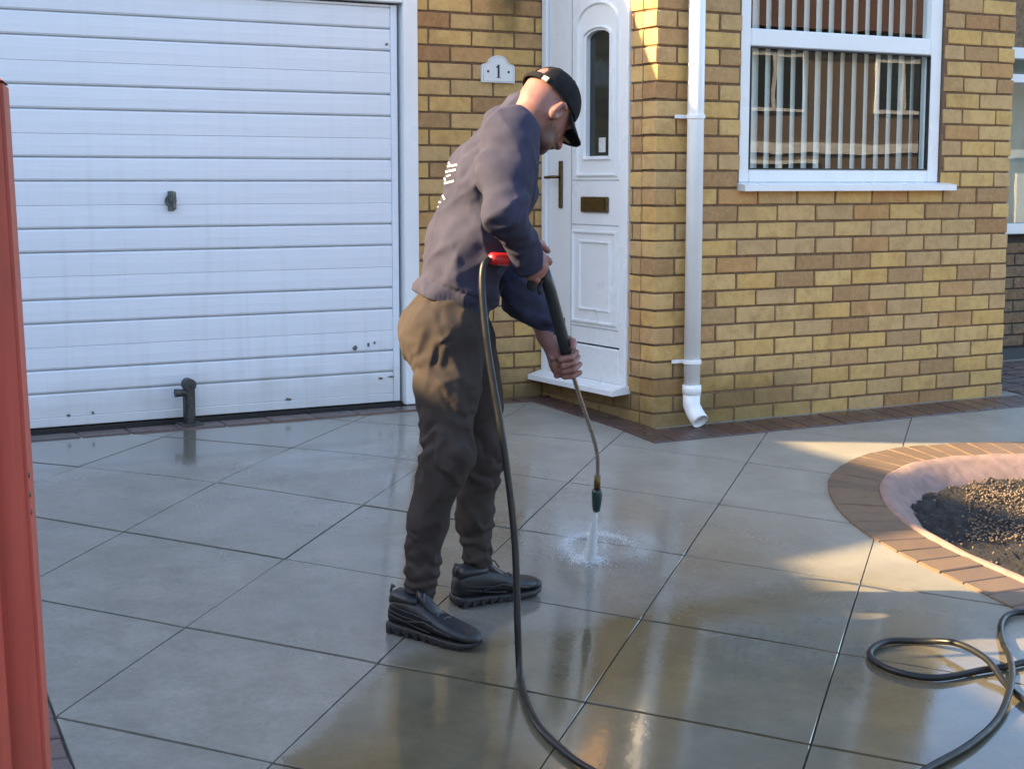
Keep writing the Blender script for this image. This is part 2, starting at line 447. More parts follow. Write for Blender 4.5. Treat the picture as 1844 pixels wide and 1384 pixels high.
for i in range(n-1):
    a, b = rs[i], rs[i+1]; tt = (b-a)*.03
    q = [a+tt, b-tt, b-tt+inn[i+1]*.195, a+tt+inn[i]*.195]
    if (q[2]-q[3]).dot(b-a) <= .0008: q = [a+tt, b-tt, (q[2]+q[3])/2]
    prism('paver', q, .008+random.uniform(-.001, .002), .04, PAVT, drive, .004)
bed = empty('garden_bed', (cen.x, cen.y, gz(cen.y))); tag(bed, kind='structure')
bm = bmesh.new()
prof = [(.190, -.03), (.197, .012), (.215, .018), (.25, .002), (.29, -.030), (.33, -.065), (.36, -.10)]
rings = []
for i in range(n):
    rings.append([bm.verts.new((*(rs[i]+inn[i]*o), gz((rs[i]+inn[i]*o).y)+z+random.uniform(-.003, .003))) for o, z in prof])
for i in range(n-1):
    for k in range(len(prof)-1): bm.faces.new((rings[i][k], rings[i+1][k], rings[i+1][k+1], rings[i][k+1]))
fin(bm, 'mortar_bank', RIM, bed, True)
ring = [rs[i]+inn[i]*.325 for i in range(n)]
bm = bmesh.new(); nx, ny = 90, 60
x0, x1 = min(p.x for p in ring)-.02, max(p.x for p in ring)+.05; y0, y1 = min(p.y for p in ring)-.05, max(p.y for p in ring)+.05
def inside(p, poly):
    c = False; m = len(poly); j = m-1
    for i in range(m):
        a, b = poly[i], poly[j]
        if (a.y > p.y) != (b.y > p.y) and p.x < (b.x-a.x)*(p.y-a.y)/(b.y-a.y)+a.x: c = not c
        j = i
    return c
vs = {}
for i in range(nx+1):
    for j in range(ny+1):
        x, y = x0+(x1-x0)*i/nx, y0+(y1-y0)*j/ny
        vs[i, j] = bm.verts.new((x, y, gz(y)-.062+random.uniform(-.012, .012)+.008*math.sin(x*9+y*7)))
for i in range(nx):
    for j in range(ny):
        c = Vector((x0+(x1-x0)*(i+.5)/nx, y0+(y1-y0)*(j+.5)/ny))
        if inside(c, ring): bm.faces.new((vs[i, j], vs[i+1, j], vs[i+1, j+1], vs[i, j+1]))
for v in list(bm.verts):
    if not v.link_faces: bm.verts.remove(v)
tag(fin(bm, 'soil', SOIL, bed, True), kind='stuff')
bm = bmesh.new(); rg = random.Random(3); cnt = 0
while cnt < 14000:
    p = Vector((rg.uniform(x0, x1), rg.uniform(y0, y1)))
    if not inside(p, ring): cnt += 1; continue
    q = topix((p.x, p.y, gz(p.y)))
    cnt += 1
    if (q[0] < 1740 or q[1] > 948) and rg.random() < .93: continue  # gravel thinned outside the sunlit corner; the sun patch is put into its spread
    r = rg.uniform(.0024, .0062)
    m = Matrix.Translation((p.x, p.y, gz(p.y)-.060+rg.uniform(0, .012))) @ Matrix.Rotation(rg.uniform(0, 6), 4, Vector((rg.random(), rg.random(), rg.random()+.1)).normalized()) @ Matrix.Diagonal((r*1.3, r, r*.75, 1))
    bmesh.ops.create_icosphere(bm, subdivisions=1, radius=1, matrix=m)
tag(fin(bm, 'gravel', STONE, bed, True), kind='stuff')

# ------------------------------------------------------------------ the house
house = empty('brick_house', (XB, YB, 0))
tag(house, 'buff brick house with white garage door, white front door and bay window', 'house')
CH, JT = .075, .010
brick_list = []                         # (matrix, length, wall)
def brick_mesh(L, mat, cache={}):
    k = (round(L, 4), mat.name, random.randrange(6))
    if k not in cache:
        bm = bmesh.new(); add_box(bm, (0, 0, 0), (L, .1, .065), .0032)
        for v in bm.verts: v.co += Vector((random.uniform(-.0016, .0016), random.uniform(-.001, .001), random.uniform(-.0016, .0016)))
        bmesh.ops.recalc_face_normals(bm, faces=bm.faces)
        me = bpy.data.meshes.new('brick'); bm.to_mesh(me); bm.free(); me.materials.append(mat); cache[k] = me
    return cache[k]
def lay(wall, org, u, nrm, s0, s1, z0, rows, holes, mat, phase=0, first=0, store=brick_list):
    """stretcher bond; org at s=0, u along the wall, nrm outwards; brick face lies on the plane"""
    u = Vector(u); nrm = Vector(nrm)
    M3 = Matrix((u, -nrm, Vector((0, 0, 1)))).transposed()
    if M3.determinant() < 0: flip = True
    else: flip = False
    for r in range(rows):
        z = z0 + r*CH + .005
        s = s0 - .225*2 + (.1125 if (r+first) % 2 else 0) + phase
        while s < s1:
            spans = [(max(s+.005, s0), min(s+.22, s1))]
            for h0, h1, hz0, hz1 in holes:
                if z+.065 > hz0+.004 and z < hz1-.004:
                    ns = []
                    for a, b in spans:
                        if b <= h0 or a >= h1: ns.append((a, b)); continue
                        if a < h0: ns.append((a, h0))
                        if b > h1: ns.append((h1, b))
                    spans = ns
            for a, b in spans:
                if b-a > .02:
                    L = round((b-a)/.0025)*.0025
                    j = random.uniform(-.0012, .0012)
                    if flip: M = Matrix.Translation(Vector(org)+u*(a+L)-nrm*j+Vector((0, 0, z))) @ Matrix((-u, -nrm, Vector((0, 0, 1)))).transposed().to_4x4()
                    else: M = Matrix.Translation(Vector(org)+u*a-nrm*j+Vector((0, 0, z))) @ M3.to_4x4()
                    c = M @ Vector((L/2, 0, .03)); q = topix(c)
                    vis = q[2] > 0 and -40 < q[0] < 1884 and -40 < q[1] < 1420
                    store.append((M, L, wall, mat, (L*.065/q[2]**2 if vis else 0)))
            s += .225
def place_bricks(store, limit):
    store.sort(key=lambda t: -t[4]); rest = {}
    for k, (M, L, wall, mat, vis) in enumerate(store):
        if k < limit and vis > 0:
            o = bpy.data.objects.new('brick', brick_mesh(L, mat)); COL.objects.link(o); o.parent = wall
            o.matrix_parent_inverse = parent_world(wall).inverted(); o.matrix_basis = M
        else: rest.setdefault(wall, []).append((M, L, mat))
    for wall, lst in rest.items():
        bm = bmesh.new()
        for M, L, mat in lst:
            r = bmesh.ops.create_cube(bm, size=1)['verts']
            for v in r: v.co = M @ Vector(((v.co.x+.5)*L, (v.co.y+.5)*.1, (v.co.z+.5)*.065))
        tag(fin(bm, 'brick_courses', lst[0][2], wall), kind='stuff')
WTOP = 34
# window opening in the bay (s from the bay's left corner, z)
wl_, wr_ = 4.388-XB, 5.597-XB
SILLZ = 1.03; WINTOP = 2.25
zb = -.015
bay = box('front_wall', (XB+.012, YB+.008, -.2), (XR-.012, YB+.10, SILLZ-.004), MORTAR, house)
bay['label'] = 'front brick wall of the bay under the window'
for nme, lo, hi in (('wall_core', (XB+.012, YB+.008, SILLZ-.004), (4.388-.003, YB+.10, 2.6)), ('wall_core', (5.597+.003, YB+.008, SILLZ-.004), (XR-.012, YB+.10, 2.6)), ('wall_core', (4.385, YB+.008, WINTOP+.003), (5.6, YB+.10, 2.6))):
    box(nme, lo, hi, MORTAR, bay)
lay(bay, (XB, YB, 0), (1, 0, 0), (0, -1, 0), 0, 2.1375, zb, WTOP, [(wl_-.004, wr_+.004, SILLZ+.001, WINTOP)], BRICK, 0, 0)
ret = box('side_wall', (XB+.008, YB+.1, -.2), (XB+.11, 5.786, 2.6), MORTAR, house); ret['label'] = 'narrow brick return wall beside the front door'
box('wall_core', (XB+.008, 5.786, -.2), (XB+.11, YG+.05, .132), MORTAR, ret)
box('wall_core', (XB+.008, 5.786, 2.05), (XB+.11, YG+.05, 2.6), MORTAR, ret)
lay(ret, (XB, YB+.1025, 0), (0, 1, 0), (-1, 0, 0), 0, 5.788-YB-.1025, zb, WTOP, [], BRICK, .1125*.55, 1)
lay(ret, (XB, 5.79, 0), (0, 1, 0), (-1, 0, 0), 0, YG-5.79, zb, 2, [], BRICK, 0, 0)
lay(ret, (XB, 5.79, 0), (0, 1, 0), (-1, 0, 0), 0, YG-5.79, zb+28*CH, 6, [], BRICK, 0, 0)
_t1 = onG(1450, 808); GWX = _t1.x - (6.40-_t1.y)/math.tan(ALPHA)     # left end of the garage
_cp = onX(1185, 150, XB); EZ = _cp.z + (6.40-_cp.y)/math.sin(ALPHA)*TANE
GXL, GXR = 1.02, 3.252                   # outside of the garage frame
gwl = box('garage_wall', (GXR+.004, YG+.008, -.2), (XB+.05, YG+.1, EZ-.18), MORTAR, house); gwl['label'] = 'brick wall between the garage door and the front door'
box('wall_core', (GWX+.01, YG+.008, -.2), (GXL-.004, YG+.1, EZ-.18), MORTAR, gwl)
box('wall_core', (GXL-.004, YG+.008, 1.92), (GXR+.004, YG+.1, EZ-.18), MORTAR, gwl)
lay(gwl, (GXR+.006, YG, 0), (1, 0, 0), (0, -1, 0), 0, XB-GXR-.012, .028, 36, [], BRICK, .06, 0)
lay(gwl, (GWX, YG, 0), (1, 0, 0), (0, -1, 0), 0, max(.05, GXL-GWX-.006), .028, 36, [], BRICK, 0, 0)
lay(gwl, (GXL, YG, 0), (1, 0, 0), (0, -1, 0), 0, GXR-GXL, .028+26*CH, 10, [], BRICK, 0, 0)
place_bricks(brick_list, 300)
# shell behind, roofs (out of the frame, they shade the front)
TILE = simple('roof_tile', (.12, .07, .055), .85, .3, 12, .5, .01)
PLAIN = simple('plain_render', (.35, .27, .16), .9, .2, 8, .2, .004)
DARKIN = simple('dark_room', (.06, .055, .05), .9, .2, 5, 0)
def rawmesh(name, V, F, mat, parent=None):
    me = bpy.data.meshes.new(name); me.from_pydata([tuple(v) for v in V], [], F); me.update()
    bm = bmesh.new(); bm.from_mesh(me); bmesh.ops.recalc_face_normals(bm, faces=bm.faces); bm.to_mesh(me); bm.free()
    return link(name, me, mat, parent)
box('gable_wall', (GWX, YG+.102, -.2), (GWX+.1, 11.5, EZ-.18), PLAIN, house)
rawmesh('garage_roof', [(GWX, 6.40, EZ), (XB, 6.40, EZ), (XB, 9.2, EZ+1.3), (GWX, 9.2, EZ+1.3), (GWX, 12, EZ), (XB, 12, EZ), (GWX, 6.40, EZ-.14), (XB, 6.40, EZ-.14), (GWX, 12, EZ-.14), (XB, 12, EZ-.14)],
        [(0, 1, 2, 3), (3, 2, 5, 4), (0, 6, 7, 1), (4, 5, 9, 8), (6, 8, 9, 7), (0, 3, 4, 8, 6), (1, 7, 9, 5, 2)], TILE, house)
box('upper_wall', (XB+.13, YB+.13, 2.62), (XR-.02, 12, 5.2), PLAIN, house)
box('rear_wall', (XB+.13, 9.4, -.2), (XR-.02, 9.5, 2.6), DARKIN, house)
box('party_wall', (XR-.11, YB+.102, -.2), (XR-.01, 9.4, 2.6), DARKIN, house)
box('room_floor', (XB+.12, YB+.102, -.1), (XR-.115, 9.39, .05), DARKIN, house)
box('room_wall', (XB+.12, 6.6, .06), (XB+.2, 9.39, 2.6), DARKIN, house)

# ------------------------------------------------------------------ garage door
gd = empty('garage_door', (2, YG, .05), house); gd.matrix_parent_inverse = parent_world(house).inverted()
gd['label'] = 'white horizontally ribbed up-and-over garage door'
DZ0, DZ1 = .062, 1.845                   # leaf
LX0, LX1 = GXL+.075, 3.163
fy = YG-.012
def fr(name, lo, hi, bev=.004): return box(name, lo, hi, UPVC, gd, bev)
fr('frame_jamb', (3.178, fy-.016, .045), (GXR, YG+.06, 1.915))
fr('frame_jamb', (GXL, fy-.016, .045), (GXL+.07, YG+.06, 1.915))
fr('frame_head', (GXL+.0705, fy-.0165, 1.853), (3.1775, YG+.06, 1.914))
box('shadow_gap', (GXL+.0702, YG+.045, .05), (3.1778, YG+.058, 1.852), RUBBER, gd)
nb = 18; pitch = (DZ1-DZ0-.05)/nb; zz = DZ1-.012
for k in range(nb):
    strong = ((k+1) % 3 != 0); gap = .0065 if strong else .0010
    bm = bmesh.new(); z1 = zz-k*pitch; z0 = z1-pitch+gap
    yf = YG+.010
    # board with a rolled lower edge
    ts = (k % 3 != 0) or k == 0
    pr = [(yf+.022, z1), (yf+(.004 if ts else .0012), z1), (yf, z1-(.005 if ts else .002)), (yf-.001, (z0+z1)/2), (yf, z0+(.007 if strong else .002)), (yf+(.005 if strong else .0012), z0), (yf+.022, z0)]
    a = [bm.verts.new((LX0+.03, y, z)) for y, z in pr]; b = [bm.verts.new((LX1-.033, y, z)) for y, z in pr]
    for i in range(len(pr)): bm.faces.new((a[i], a[(i+1) % len(pr)], b[(i+1) % len(pr)], b[i]))
    bm.faces.new(a); bm.faces.new(b[::-1]); fin(bm, 'panel', GWHITE, gd)
LEAFD = simple('groove_shade_grey', (.40, .43, .46), .6, .2, 20, 0)  # grey that carries the shade of the door grooves
box('leaf_back', (LX0+.002, YG+.024, DZ0+.01), (LX1-.002, YG+.034, DZ1), LEAFD, gd)
box('leaf_stile', (LX1-.032, YG+.004, DZ0), (LX1, YG+.0235, DZ1), GWHITE, gd, .002)
box('leaf_stile', (LX0, YG+.004, DZ0), (LX0+.029, YG+.0235, DZ1), GWHITE, gd, .002)
box('bottom_rail', (LX0+.031, YG+.002, DZ0), (LX1-.034, YG+.023, DZ0+.038), GWHITE, gd, .003)
box('top_rail', (LX0+.031, YG+.006, DZ1-.011), (LX1-.034, YG+.023, DZ1), GWHITE, gd, .002)
box('bottom_seal', (GXL+.071, YG+.006, .03), (3.177, YG+.044, DZ0-.006), RUBBER, gd)
hp = onY(308, 362, YG)
hd = empty('handle', hp, gd); hd.matrix_parent_inverse = parent_world(gd).inverted()
bm = bmesh.new()
bmesh.ops.create_cone(bm, segments=24, radius1=.026, radius2=.024, depth=.010, cap_ends=True, matrix=Matrix.Translation((hp.x, YG+.003, hp.z)) @ Matrix.Rotation(math.pi/2, 4, 'X'))
add_box(bm, (hp.x-.014, YG-.004, hp.z-.042), (hp.x+.014, YG+.004, hp.z+.042), .003)
add_box(bm, (hp.x-.008, YG-.03, hp.z-.008), (hp.x+.008, YG-.001, hp.z+.008), .002)
add_box(bm, (hp.x-.008, YG-.044, hp.z-.036), (hp.x+.010, YG-.030, hp.z+.040), .004)
o = fin(bm, 'handle', simple('grey_handle', (.13, .145, .14), .45, .5, 60, .2, .001, .6), gd); bpy.data.objects.remove(hd)
rg = random.Random(5); CHIP = simple('bare_chip', (.13, .12, .11), .8, .5, 90, .2)
for px, py, sw, sh in ((640, 627, 9, 11), (664, 620, 5, 9), (675, 617, 4, 7), (686, 681, 12, 5), (705, 678, 16, 3), (520, 719, 14, 7), (168, 743, 5, 6), (124, 748, 6, 7), (697, 80, 6, 5)):
    c = onY(px, py, YG+.003); s = 1/410
    bm = bmesh.new(); nn = 9
    vs_ = [bm.verts.new((c.x+math.cos(6.283*i/nn)*sw*.5*s*rg.uniform(.6, 1.1), YG+.0035, c.z+math.sin(6.283*i/nn)*sh*.5*s*rg.uniform(.6, 1.1))) for i in range(nn)]
    f = bm.faces.new(vs_); rr = bmesh.ops.extrude_face_region(bm, geom=[f])['geom']
    for v in rr:
        if isinstance(v, bmesh.types.BMVert): v.co.y += .009
    fin(bm, 'paint_chip', CHIP, gd)

# security post in front of the garage door
b = onG(342, 758)
lp = empty('garage_lock_post', (b.x, YG-.10, gz(YG-.1)))
tag(lp, 'short dark metal locking post standing against the white garage door', 'security post')
bx, by, bz = onY(342, 758, YG-.07).x, YG-.07, gz(YG-.07)+.006
bm = bmesh.new(); add_box(bm, (bx-.021, by-.02, bz), (bx+.021, by+.03, bz+.165), .006); fin(bm, 'post', METAL, lp)
bm = bmesh.new(); bmesh.ops.create_cone(bm, segments=20, radius1=.027, radius2=.025, depth=.05, cap_ends=True, matrix=Matrix.Translation((bx, by, bz+.168)) @ Matrix.Rotation(math.pi/2, 4, 'X')); fin(bm, 'lock_head', METAL, lp, False)
bm = bmesh.new(); bmesh.ops.create_cone(bm, segments=16, radius1=.018, radius2=.014, depth=.045, cap_ends=True, matrix=Matrix.Translation((bx-.040, by-.004, bz+.135)) @ Matrix.Rotation(math.pi/2, 4, 'Y')); fin(bm, 'lock_barrel', METAL, lp, False)
box('base_plate', (bx-.05, by-.04, bz-.004), (bx+.05, by+.05, bz+.004), METAL, lp, .002)

# ------------------------------------------------------------------ front door (in the side wall, faces left)
fd = empty('front_door', (XB, 6.1, .14), house); fd.matrix_parent_inverse = parent_world(house).inverted()
fd['label'] = 'white panelled front door with narrow arched glass and brass letter plate'
FX = XB-.012                             # outer face of the frame
Y0, Y1 = 5.789, 6.516                    # right, left end of frame in the picture
YL0, YL1 = 5.845, 6.470                  # leaf
ZC = .19
box('frame_jamb', (FX, Y0, ZC-.03), (XB+.08, YL0-.004, 2.05), UPVC, fd, .004)
box('frame_jamb', (FX, YL1+.004, ZC-.03), (XB+.08, Y1, 2.05), UPVC, fd, .004)
box('frame_head', (FX-.0005, YL0-.0035, 1.985), (XB+.08, YL1+.0035, 2.048), UPVC, fd, .004)
box('threshold', (FX-.001, YL0-.0035, ZC-.028), (XB+.08, YL1+.0035, .318), UPVC, fd, .004)
bm = bmesh.new(); V = [(XB+.05, .133), (XB-.088, .122), (XB-.088, .144), (XB-.02, .163), (XB+.05, .163)]
a = [bm.verts.new((x, 5.775, z)) for x, z in V]; c = [bm.verts.new((x, 6.512, z)) for x, z in V]
for i in range(5): bm.faces.new((a[i], a[(i+1) % 5], c[(i+1) % 5], c[i]))
bm.faces.new(a); bm.faces.new(c[::-1]); fin(bm, 'cill', UPVC, fd)
LX = XB+.006
gy0, gy1, gzb, gzt = 5.957, 6.153, 1.178, 1.735
bm = bmesh.new()                         # leaf with an opening for the arched glass
arcn = 10
hole = [(gy0, gzb), (gy1, gzb)] + [((gy0+gy1)/2 + (gy1-gy0)/2*math.cos(math.pi*k/arcn), gzt-.035+.035*math.sin(math.pi*k/arcn)) for k in range(arcn+1)]
outer = [(YL0, .325), (YL1, .325), (YL1, 1.98), (YL0, 1.98)]
def frame_poly(bm, X0, X1, outer, hole):
    for X, fl in ((X0, 0), (X1, 1)):
        pass
    ov = [bm.verts.new((X0, y, z)) for y, z in outer]; hv = [bm.verts.new((X0, y, z)) for y, z in hole]
    ed = [bm.edges.new((L[i], L[(i+1) % len(L)])) for L in (ov, hv) for i in range(len(L))]
    r = bmesh.ops.triangle_fill(bm, use_beauty=True, edges=ed)
    fs = [g for g in r['geom'] if isinstance(g, bmesh.types.BMFace)]
    rr = bmesh.ops.extrude_face_region(bm, geom=fs)['geom']
    for v in rr:
        if isinstance(v, bmesh.types.BMVert): v.co.x += X1-X0
frame_poly(bm, LX, LX+.05, outer, hole); fin(bm, 'leaf', UPVC, fd)
GLASSD = NT('obscure_glass'); GLASSD.set(Base_Color=(.016, .024, .022), Roughness=.12, Specular_IOR_Level=.5); GLASSD.bump(GLASSD.noise(GLASSD.pos(), 60, 2), .12, .004)
box('glass', (LX+.022, gy0-.01, gzb-.01), (LX+.030, gy1+.01, gzt+.01), GLASSD.m, fd)
def mould(name, y0, y1, z0, z1, wd=.014, pr=.008, arch=0):
    pts = [(y0, z0), (y1, z0)]
    pts += [(y1, z1), (y0, z1)] if not arch else [((y0+y1)/2 + (y1-y0)/2*math.cos(math.pi*k/14), z1-arch+arch*math.sin(math.pi*k/14)) for k in range(15)]
    cy = sum(p[0] for p in pts)/len(pts); cz = sum(p[1] for p in pts)/len(pts)
    bm = bmesh.new(); m = len(pts); rings = []
    for off, xx in ((0, LX+.002), (wd*.3, LX-pr), (wd*.7, LX-pr), (wd, LX+.002)):
        rg_ = []
        for i in range(m):
            p, q, r_ = Vector(pts[i-1]), Vector(pts[i]), Vector(pts[(i+1) % m])
            n1 = Vector((-(q-p).y, (q-p).x)).normalized(); n2 = Vector((-(r_-q).y, (r_-q).x)).normalized()
            nn = (n1+n2); nn = nn/max(.3, nn.length_squared)*2 if nn.length > .01 else n1
            rg_.append(bm.verts.new((xx, q.x+nn.x*off, q.y+nn.y*off)))
        rings.append(rg_)
    for a_, b_ in zip(rings, rings[1:]):
        for i in range(m): bm.faces.new((a_[i], a_[(i+1) % m], b_[(i+1) % m], b_[i]))
    return fin(bm, name, UPVC, fd)
mould('moulding', gy0-.07, gy1+.075, 1.085, gzt+.13, .018, .010, .10)
mould('moulding', gy0-.02, gy1+.02, gzb-.02, gzt+.022, .016, .010, .045)
mould('moulding', 5.885, 6.262, .415, .845, .018, .010)
mould('moulding', 5.94, 6.205, .475, .80, .016, .008)
for z in (1.070, .868, .400): box('groove_shade_strip', (LX-.0012, 5.875, z-.003), (LX+.002, 6.268, z+.003), LEAFD, fd)  # grey strips on the leaf paint in the shade of its grooves
box('gap_shade_strip', (LX-.0015, YL0+.002, .319), (LX+.03, YL1-.002, .3245), RUBBER, fd)  # black strip painted in as the shade under the leaf
box('groove_shade_strip', (LX-.0013, 6.268, .33), (LX+.002, 6.275, 1.975), LEAFD, fd)
lpp = box('letter_plate', (LX-.014, 5.955, .926), (LX, 6.175, .996), BRASS, fd, .004)
box('flap', (LX-.018, 5.972, .940), (LX-.0145, 6.158, .984), BRASS, lpp, .001)
hb = box('handle', (LX-.012, 6.345, .94), (LX-.0005, 6.373, 1.16), BRASS, fd, .004)
tube('lever', [(LX-.012, 6.359, 1.085), (LX-.05, 6.359, 1.085), (LX-.053, 6.37, 1.085), (LX-.050, 6.425, 1.083)], .0075, BRASS, hb, 8)
STICK = simple('white_sticker', (.55, .57, .55), .6, .2, 20, 0)
box('sticker', (LX+.0205, 6.02, 1.195), (LX+.0215, 6.075, 1.26), STICK, fd)

# ------------------------------------------------------------------ bay window
win = empty('window', (5, YB, 1.03), house); win.matrix_parent_inverse = parent_world(house).inverted(); win['label'] = 'white framed window with vertical blinds and reflections of the street'
WX0, WX1 = 4.388, 5.597; FYo, FYi = YB+.02, YB+.085
box('frame', (WX0, FYo, SILLZ+.03), (WX0+.062, FYi, WINTOP), UPVC, win, .005)
box('frame', (WX1-.072, FYo, SILLZ+.03), (WX1, FYi, WINTOP), UPVC, win, .005)
box('frame', (WX0+.0625, FYo-.0005, SILLZ+.03), (WX1-.0725, FYi, 1.118), UPVC, win, .005)
box('frame', (WX0+.0625, FYo-.0005, 1.655), (WX1-.0725, FYi, 1.732), UPVC, win, .005)
box('frame', (WX0+.0625, FYo-.0005, WINTOP-.06), (WX1-.0725, FYi, WINTOP-.001), UPVC, win, .005)
bm = bmesh.new(); V = [(YB+.085, SILLZ-.003), (YB-.05, SILLZ-.008), (YB-.05, SILLZ+.018), (YB+.015, SILLZ+.0295), (YB+.085, SILLZ+.0295)]
a = [bm.verts.new((WX0-.012, y, z)) for y, z in V]; c = [bm.verts.new((WX1+.055, y, z)) for y, z in V]
for i in range(5): bm.faces.new((a[i], a[(i+1) % 5], c[(i+1) % 5], c[i]))
bm.faces.new(a); bm.faces.new(c[::-1]); fin(bm, 'sill', UPVC, win)
gl = NT('window_glass'); gs = gl.n('ShaderNodeBsdfGlossy'); gs.inputs['Roughness'].default_value = .0; gs.inputs[0].default_value = (1, 1, 1, 1)
tr = gl.n('ShaderNodeBsdfTransparent'); tr.inputs[0].default_value = (.92, .95, .94, 1)
mxn = gl.n('ShaderNodeMixShader'); lw = gl.n('ShaderNodeFresnel'); lw.inputs[0].default_value = 1.52
front = gl.math('SUBTRACT', 1.0, gl.n('ShaderNodeNewGeometry').outputs['Backfacing']); gl.l(gl.math('MULTIPLY', gl.math('MULTIPLY', lw.outputs[0], 2.0), front, clamp=True), mxn.inputs[0]); gl.l(tr.outputs[0], mxn.inputs[1]); gl.l(gs.outputs[0], mxn.inputs[2]); gl.l(mxn.outputs[0], gl.out.inputs[0])
bp = gl.n('ShaderNodeBump'); gl.l(gl.noise(gl.pos(), 2.2, 2), bp.inputs['Height']); bp.inputs['Strength'].default_value = .05; bp.inputs['Distance'].default_value = .01; gl.l(bp.outputs[0], gs.inputs['Normal'])
GLASS = gl.m
box('pane', (WX0+.058, YB+.05, 1.114), (WX1-.068, YB+.056, 1.659), GLASS, win)
box('pane', (WX0+.058, YB+.05, 1.728), (WX1-.068, YB+.056, WINTOP-.056), GLASS, win)
box('glazing_gasket', (WX0+.0622, FYo-.001, 1.1181), (WX1-.0722, FYo+.02, 1.1235), RUBBER, win)
box('glazing_gasket', (WX0+.0622, FYo-.001, 1.6485), (WX1-.0722, FYo+.02, 1.6549), RUBBER, win)
box('glazing_gasket', (WX0+.0621, FYo-.001, 1.124), (WX0+.068, FYo+.02, 1.648), RUBBER, win)
box('glazing_gasket', (WX1-.078, FYo-.001, 1.124), (WX1-.0721, FYo+.02, 1.648), RUBBER, win)
BLIND = NT('blind_fabric'); BLIND.set(Base_Color=BLIND.ramp(BLIND.noise(BLIND.pos(), 40, 4), [(.3, (.74, .73, .70)), (.7, (.82, .81, .78))]), Roughness=.85, Transmission_Weight=.0)
cm = bmesh.new(); add_box(cm, (-.042, -.0008, 1.10), (.042, .0008, 2.16)); bmesh.ops.recalc_face_normals(cm, faces=cm.faces)
sm = bpy.data.meshes.new('blind_slat'); cm.to_mesh(sm); cm.free(); sm.materials.append(BLIND.m)
k = 0; x = WX0+.095
while x < WX1-.06:
    o = bpy.data.objects.new('blind_slat', sm); COL.objects.link(o); o.parent = win; o.matrix_parent_inverse = parent_world(win).inverted()
    o.matrix_basis = Matrix.Translation((x, YB+.125, 0)) @ Matrix.Rotation(math.radians(33+random.uniform(-4, 4)), 4, 'Z'); x += .0735
box('blind_rail', (WX0, YB+.14, 2.16), (WX1, YB+.2, 2.2), UPVC, win)

# ------------------------------------------------------------------ downpipe
PX, PY = onY(1250, 400, YB-.05).x, YB-.05
dp = empty('downpipe', (PX, PY, .15), house); dp.matrix_parent_inverse = parent_world(house).inverted(); dp['label'] = 'white plastic downpipe with angled shoe on the corner of the bay'
PR = .036
tube('pipe', [(PX, PY, .165), (PX, PY, 1.5), (PX, PY, 2.9)], PR, UPVC, dp, 24)
for z in (.155, 1.02*1.9+.3): tube('collar', [(PX, PY, z-.012), (PX, PY, z-.01), (PX, PY, z+.028), (PX, PY, z+.03)], [PR+.001, PR+.006, PR+.006, PR+.001], UPVC, dp, 24)
bm = bmesh.new(); add_tube(bm, [(PX, PY, .146), (PX, PY, .095), (PX+.002, PY-.018, .068), (PX+.004, PY-.042, .044), (PX+.005, PY-.060, .030)], PR+.002, 24, False)
me_ = fin(bm, 'shoe', UPVC, dp, True); so = me_.modifiers.new('s', 'SOLIDIFY'); so.thickness = .004
for z in (onY(1240, 210, PY).z, onY(1230, 652, PY).z):
    bm = bmesh.new(); add_tube(bm, [(PX, PY, z-.009), (PX, PY, z-.008), (PX, PY, z+.008), (PX, PY, z+.009)], [PR+.001, PR+.005, PR+.005, PR+.001], 24)
    add_box(bm, (PX-.082, YB-.022, z-.008), (PX+.03, YB-.008, z+.008), .002); add_box(bm, (PX-.012, YB-.05, z-.007), (PX+.012, YB-.004, z+.007), .002)
    fin(bm, 'bracket', UPVC, dp)

# ------------------------------------------------------------------ house number plaque
pc = onY(895, 125, YG)
pq = empty('house_number_plaque', (pc.x, YG-.004, pc.z)); tag(pq, 'small white arched plaque with number 1 on the brick wall', 'plaque')
def arch_outline(w_, h_, ear, sc=1):
    p = [(-w_, -h_), (w_, -h_), (w_, h_*.18), (w_*.93, h_*.34), (w_*.72, h_*.40)]
    p += [(w_*.60*math.cos(a_), h_*.42+h_*.58*math.sin(a_)) for a_ in [math.radians(8+k*16.4) for k in range(11)]]
    p += [(-w_*.72, h_*.40), (-w_*.93, h_*.34), (-w_, h_*.18)]
    return [(x_*sc, z_*sc) for x_, z_ in p]
def plate(name, out, y, th, mat, parent):
    bm = bmesh.new(); f = bm.faces.new([bm.verts.new((pc.x+x_, y, pc.z+z_)) for x_, z_ in out])
    r_ = bmesh.ops.extrude_face_region(bm, geom=[f])['geom']
    for v in r_:
        if isinstance(v, bmesh.types.BMVert): v.co.y += th
    bmesh.ops.triangulate(bm, faces=[f_ for f_ in bm.faces if len(f_.verts) > 4])
    return fin(bm, name, mat, parent)
plate('plate', arch_outline(.088, .062, 0), YG-.013, .012, PLAQ, pq)
RIMG = simple('plaque_line', (.45, .48, .5), .5, .1, 30, 0)
for sc in (.90,):
    out = arch_outline(.088, .062, 0, sc); bm = bmesh.new(); add_tube(bm, [(pc.x+x_, YG-.0135, pc.z+z_) for x_, z_ in out+out[:1]], .0012, 6); fin(bm, 'border_line', RIMG, pq)
bm = bmesh.new(); add_box(bm, (pc.x-.004, YG-.0155, pc.z-.038), (pc.x+.005, YG-.0128, pc.z+.020)); add_box(bm, (pc.x-.011, YG-.0152, pc.z+.006), (pc.x-.0045, YG-.0128, pc.z+.013)); add_box(bm, (pc.x-.012, YG-.0153, pc.z-.040), (pc.x+.013, YG-.0128, pc.z-.0385)); fin(bm, 'numeral', INK, pq)
